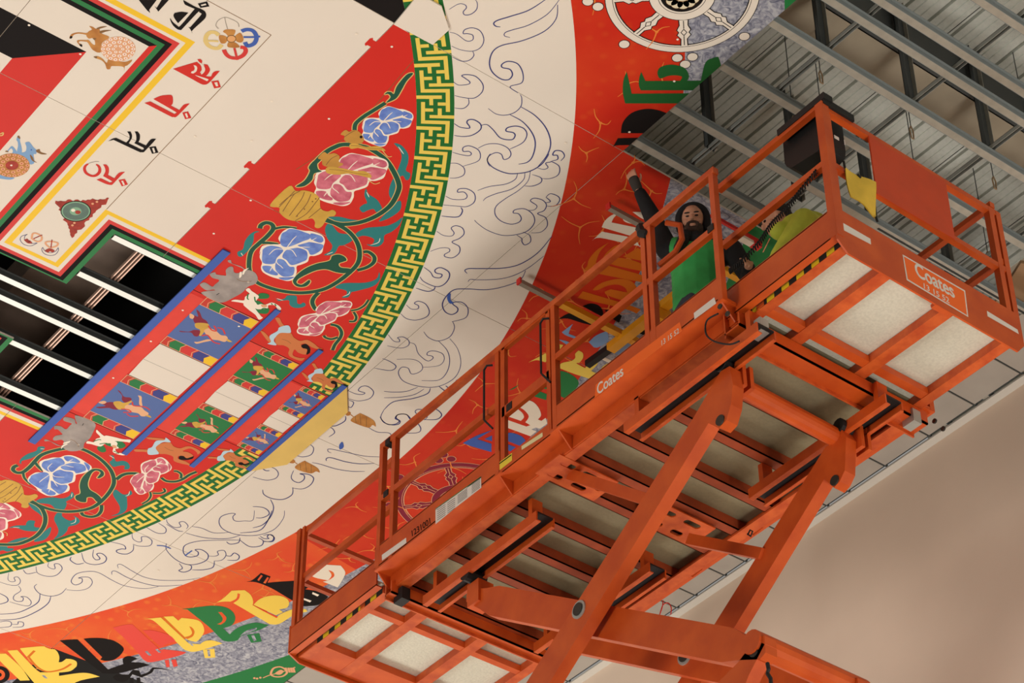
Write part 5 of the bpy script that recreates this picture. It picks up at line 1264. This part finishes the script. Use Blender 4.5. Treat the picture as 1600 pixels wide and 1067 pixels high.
def frame(fwd, up):
    f = Vector(fwd).normalized(); r = f.cross(Vector(up)).normalized(); u = r.cross(f)
    return Matrix((r, f, u)).transposed()      # columns: right, forward, up
def head_pieces(c, F):
    g = lambda x, y, z, r, n=10: ellipsoid(Vector(c) + F @ Vector((x, y, z)), r, F, n, 8)
    return [g(0, -.005, .03, (.077, .098, .098), 20), g(0, .028, -.045, (.058, .062, .066), 16), g(0, .05, -.085, (.036, .034, .026)), g(0, .094, -.012, (.013, .02, .026)), g(0, .104, -.026, (.017, .014, .012)),
            g(-.032, .078, .022, (.028, .014, .010)), g(.032, .078, .022, (.028, .014, .010)), g(0, .083, -.055, (.026, .012, .008)), g(0, .081, -.067, (.022, .012, .007)),
            g(-.078, -.005, -.005, (.010, .02, .032)), g(.078, -.005, -.005, (.010, .02, .032)), g(.04, .055, -.025, (.026, .024, .022)), g(-.04, .055, -.025, (.026, .024, .022))]
def hand_pieces(w, d, side, curl=.5, s=1.0):
    # w wrist, d finger direction, side thumb side
    d = Vector(d).normalized(); t = (Vector(side) - d * d.dot(Vector(side))).normalized(); n = d.cross(t); w = Vector(w); out = []
    P = lambda a, b, c: tuple(w + d * (a * s) + t * (b * s) + n * (c * s))
    pal = [P(-.01, 0, 0) + (.024 * s, .02 * s), P(.04, .0, 0) + (.036 * s, .017 * s), P(.08, 0, .004) + (.036 * s, .014 * s)]
    out.append(skin_mesh(pal, [(0, 1), (1, 2)], 2))
    for i, (b, L) in enumerate(((.030, .072), (.010, .080), (-.010, .074), (-.029, .058))):
        c = curl * (1 + .15 * i); a0 = .078; q = [P(.05, b * .9, 0) + (.009 * s,)]; x, z = a0, 0; ang = 0
        q.append(P(x, b, z) + (.0095 * s,))
        for k, f in enumerate((.45, .32, .23)):
            ang += c * (.7 + .3 * k); x += L * f * math.cos(ang); z += L * f * math.sin(ang); q.append(P(x, b * (1 + .05 * k), z) + ((.0088 - .0008 * k) * s,))
        out.append(skin_mesh(q, [(k, k + 1) for k in range(len(q) - 1)], 1))
    q = [P(.015, .015, .0) + (.012 * s,), P(.035, .042, .008) + (.011 * s,), P(.06, .056, .022) + (.0095 * s,), P(.082, .054, .036) + (.008 * s,)]
    out.append(skin_mesh(q, [(0, 1), (1, 2), (2, 3)], 1))
    return out

HOOD = mat('black_hoodie', (26, 25, 26), .85, var=.15, scale=14, bump=.3)
VEST = mat('green_vest', (56, 164, 82), .75, var=.10, scale=9, bump=.4)
TROU = mat('dark_trousers', (54, 56, 66), .85, var=.1, scale=12)
GLOVE = mat('grey_glove', (58, 52, 46), .8)
HAIR = mat('dark_hair', (34, 28, 24), .7, bump=.5, scale=60)
BEARD = mat('dark_beard', (66, 48, 38), .8, bump=.5, scale=80)
HIVIS = mat('yellow_hivis', (192, 200, 66), .7, var=.10, scale=9, bump=.4)

# --- worker with the raised arm
B = (8.55, 8.86, 9.80)
fw = Vector((-.72, -.66, -.22)); F = frame(fw, (.0, .0, 1)); rt = F @ Vector((1, 0, 0)); HC = Vector((8.475, 8.785, 11.305))
Rs, Re, Rw = Vector((8.37, 8.95, 11.12)), Vector((8.28, 8.99, 11.42)), onx(995, 292, 8.155)
HT = U(974, 246, 11.775)
Ls, Le, Lw = Vector((8.70, 8.66, 11.08)), Vector((8.78, 8.60, 10.84)), Vector((8.62, 8.44, 10.74))
nodes = [(8.56, 8.87, 10.62, .09, .08), (8.55, 8.86, 10.85, .09, .08), (8.535, 8.84, 11.02, .10, .085), (8.53, 8.84, 11.16, .05), (8.50, 8.805, 11.25, .05),
         (*Rs, .04), (*Re, .036), (*Rw, .03), (*Ls, .04), (*Le, .036), (*Lw, .03),
         (8.48, 8.95, 10.50, .065), (8.45, 8.98, 10.18, .05), (8.44, 9.0, 9.86, .036), (8.38, 8.93, 9.83, .03),
         (8.64, 8.78, 10.50, .065), (8.66, 8.74, 10.18, .05), (8.68, 8.74, 9.86, .036), (8.61, 8.67, 9.83, .03)]
edges = [(0, 1), (1, 2), (2, 3), (3, 4), (2, 5), (5, 6), (6, 7), (2, 8), (8, 9), (9, 10), (0, 11), (11, 12), (12, 13), (13, 14), (0, 15), (15, 16), (16, 17), (17, 18)]
pcs = capsules(nodes, edges, F) + head_pieces(HC, F) + hand_pieces(Rw, HT - Rw, (.5, -.8, 0), .5) + hand_pieces(Lw, (-.5, -.6, -.3), (-.5, .2, .6), .6)
man = fuse('person', pcs, SKIN, .0075, None, B, 1)
tag(man, 'bearded worker in a green vest reaching one gloved hand up to the mural', 'person')
def cloth(name, nodes, edges, m, parent, extra=(), voxel=.011, label=None, sub=2, M=None):
    o = fuse(name, capsules(nodes, edges, M) + list(extra), m, voxel, parent)
    if label: o['label'] = label
    return o
n2 = [(8.56, 8.87, 10.66, .16, .13), (8.55, 8.86, 10.86, .155, .125), (8.535, 8.84, 11.05, .165, .125), (8.52, 8.82, 11.15, .10), (*Rs, .08), (*Re, .062), (*Rw.lerp(Re, .25), .045), (*Ls, .08), (*Le, .064), (*Lw.lerp(Le, .12), .044)]
hood = cloth('hooded_jacket', n2, [(0, 1), (1, 2), (2, 3), (2, 4), (4, 5), (5, 6), (2, 7), (7, 8), (8, 9)], HOOD, man, [ellipsoid((8.485, 8.79, 11.13), (.09, .09, .075))], label='black hooded jacket', M=F)
hd = []
for k in range(9):                         # hood round the head, open at the face
    t = math.pi * (k / 8) ; x, zz = .098 * math.cos(t), .10 * math.sin(t)
    hd.append(tuple(HC + F @ Vector((x, .005, .022 + zz * 1.12))) + (.03, .03))
hd = [tuple(HC + F @ Vector((.085, .0, -.085))) + (.032,)] + hd + [tuple(HC + F @ Vector((-.085, .0, -.085))) + (.032,)]
pc = [skin_mesh(hd, [(i, i + 1) for i in range(len(hd) - 1)], 2), ellipsoid(HC + F @ Vector((0, -.055, .02)), (.102, .085, .115), F), ellipsoid(HC + F @ Vector((0, -.05, -.12)), (.10, .07, .05), F)]
fuse('hood', pc, HOOD, .009, man, smooth=3)
vn = [(8.56, 8.87, 10.66, .185, .145), (8.55, 8.86, 10.86, .18, .145), (8.53, 8.84, 11.03, .18, .14), (8.425, 8.905, 11.10, .10), (8.605, 8.755, 11.07, .10)]
sh = []
cloth('vest', vn, [(0, 1), (1, 2), (2, 3), (2, 4)], VEST, man, sh, label='green work vest', M=F)
fuse('jacket_front', [ellipsoid(HC + F @ Vector((.055 + .02 * k, .085 + .022 * k, -.155 - .045 * k)), (.05 - .008 * k, .06, .05), F) for k in range(4)], HOOD, .008, man)
fuse('undershirt', [skin_mesh([tuple(HC + F @ Vector(p)) + (.009,) for p in ((-.07, .045, -.13), (-.03, .075, -.155), (.03, .075, -.155), (.07, .045, -.13))], [(0, 1), (1, 2), (2, 3)], 1)], WHITEP, .006, man, smooth=1)
tn = [(8.56, 8.87, 10.60, .165, .135), (8.48, 8.95, 10.50, .105), (8.45, 8.98, 10.18, .08), (8.44, 9.0, 9.92, .066), (8.64, 8.78, 10.50, .105), (8.66, 8.74, 10.18, .08), (8.68, 8.74, 9.92, .066)]
cloth('trousers', tn, [(0, 1), (1, 2), (2, 3), (0, 4), (4, 5), (5, 6)], TROU, man, label='dark grey trousers')
fuse('boot', [skin_mesh([(8.44, 9.0, 9.92, .055), (8.44, 9.0, 9.855, .052), (8.37, 8.92, 9.84, .04)], [(0, 1), (1, 2)])], BLK, .01, man)
fuse('boot', [skin_mesh([(8.68, 8.74, 9.92, .055), (8.68, 8.74, 9.855, .052), (8.60, 8.66, 9.84, .04)], [(0, 1), (1, 2)])], BLK, .01, man)
gl = Rw; gd = (HT - Rw).normalized()
fuse('glove', [skin_mesh([tuple(gl + gd * -.045) + (.036,), tuple(gl + gd * .0) + (.040,), tuple(gl + gd * .05) + (.044, .03), tuple(gl + gd * .085) + (.042, .026)], [(0, 1), (1, 2), (2, 3)])], GLOVE, .007, man)['label'] = 'grey fingerless glove'
bd = [ellipsoid(HC + F @ Vector(p), r, F) for p, r in (((0, .066, -.096), (.045, .032, .03)), ((-.042, .045, -.075), (.026, .035, .036)), ((.042, .045, -.075), (.026, .035, .036)), ((0, .094, -.047), (.034, .012, .010)), ((-.034, .083, -.062), (.012, .012, .022)), ((.034, .083, -.062), (.012, .012, .022)))]
fuse('beard', bd, BEARD, .006, man, smooth=1)
fuse('hair', [ellipsoid(HC + F @ Vector((0, -.02, .055)), (.083, .095, .083), F)], HAIR, .009, man)
for s in (-1, 1):
    fuse('eyebrow', [ellipsoid(HC + F @ Vector((.032 * s, .09, .029)), (.022, .008, .0055), F)], HAIR, .004, man, smooth=1)
    fuse('eye', [ellipsoid(HC + F @ Vector((.031 * s, .083, .006)), (.014, .010, .005), F)], HAIR, .003, man, smooth=0)

# --- kneeling worker in yellow
SC = 1.0139
B2 = (8.62, 7.6, 9.69)
F2 = frame((-.72, .62, -.28), (.12, -.1, 1)); H2 = Vector((8.50, 8.03, 10.765))
K = [(8.64, 7.58, 10.12, .06), (8.60, 7.68, 10.34, .06), (8.57, 7.79, 10.47, .06), (8.54, 7.88, 10.58, .045), (8.52, 7.965, 10.68, .048),
     (8.44, 7.74, 10.50, .035), (8.36, 7.90, 10.30, .032), (8.40, 8.10, 10.16, .03), (8.68, 7.92, 10.48, .035), (8.66, 8.06, 10.28, .032), (8.54, 8.18, 10.16, .03),
     (8.54, 7.56, 10.06, .06), (8.46, 7.82, 9.80, .045), (8.52, 7.46, 9.77, .035), (8.55, 7.34, 9.75, .03), (8.74, 7.62, 10.06, .06), (8.72, 7.90, 9.80, .045), (8.78, 7.52, 9.77, .035), (8.80, 7.40, 9.75, .03)]
ed = [(0, 1), (1, 2), (2, 3), (3, 4), (2, 5), (5, 6), (6, 7), (2, 8), (8, 9), (9, 10), (0, 11), (11, 12), (12, 13), (13, 14), (0, 15), (15, 16), (16, 17), (17, 18)]
pcs = capsules(K, ed, F2) + head_pieces(H2, F2) + hand_pieces((8.40, 8.10, 10.16), (.1, .8, -.5), (.6, 0, .5), .5) + hand_pieces((8.54, 8.18, 10.16), (-.1, .8, -.5), (-.6, 0, .5), .5)
man2 = fuse('person', pcs, SKIN, .008, None, B2, 1)
tag(man2, 'worker in a yellow hooded jacket kneeling in the lift, face turned to the left', 'person')
J = [(8.64, 7.58, 10.16, .16, .13), (8.60, 7.68, 10.34, .16, .125), (8.56, 7.79, 10.50, .165, .125), (8.53, 7.88, 10.585, .10), (8.44, 7.74, 10.53, .082), (8.36, 7.90, 10.30, .064), (8.395, 8.08, 10.18, .044), (8.68, 7.92, 10.51, .082), (8.66, 8.06, 10.29, .064), (8.55, 8.165, 10.175, .044)]
hood2 = [ellipsoid((8.52, 7.86, 10.60), (.13, .12, .075)), ellipsoid((8.56, 7.78, 10.60), (.12, .10, .06)), ellipsoid((8.42, 7.92, 10.56), (.08, .08, .05)), ellipsoid((8.62, 7.93, 10.57), (.08, .08, .05))]
cloth('jacket', J, [(0, 1), (1, 2), (2, 3), (2, 4), (4, 5), (5, 6), (2, 7), (7, 8), (8, 9)], HIVIS, man2, hood2, label='yellow high-visibility jacket with hood down')
cloth('trousers', [(8.64, 7.58, 10.10, .155, .13), (8.54, 7.56, 10.04, .105), (8.46, 7.82, 9.82, .08), (8.52, 7.48, 9.79, .06), (8.74, 7.62, 10.04, .105), (8.72, 7.90, 9.82, .08), (8.78, 7.54, 9.79, .06)], [(0, 1), (1, 2), (2, 3), (0, 4), (4, 5), (5, 6)], TROU, man2)
for a, b in (((8.52, 7.46, 9.775), (8.55, 7.34, 9.75)), ((8.78, 7.52, 9.775), (8.80, 7.40, 9.75))): fuse('boot', [skin_mesh([a + (.052,), b + (.042,)], [(0, 1)])], BLK, .01, man2)
hr = [ellipsoid(H2 + F2 @ Vector(p), r, F2) for p, r in (((0, -.028, .058), (.085, .094, .078)), ((0, -.075, .0), (.072, .042, .07)), ((0, .04, .095), (.06, .05, .028)))]
fuse('hair', hr, HAIR, .009, man2)['label'] = 'short dark hair'
for s in (-1, 1):
    fuse('eyebrow', [ellipsoid(H2 + F2 @ Vector((.032 * s, .09, .029)), (.022, .008, .0055), F2)], HAIR, .004, man2, smooth=1)
    fuse('eye', [ellipsoid(H2 + F2 @ Vector((.031 * s, .083, .006)), (.013, .010, .005), F2)], HAIR, .003, man2, smooth=0)

SC = 1.0
for o in list(bpy.data.objects):
    if '_o' in o: del o['_o']
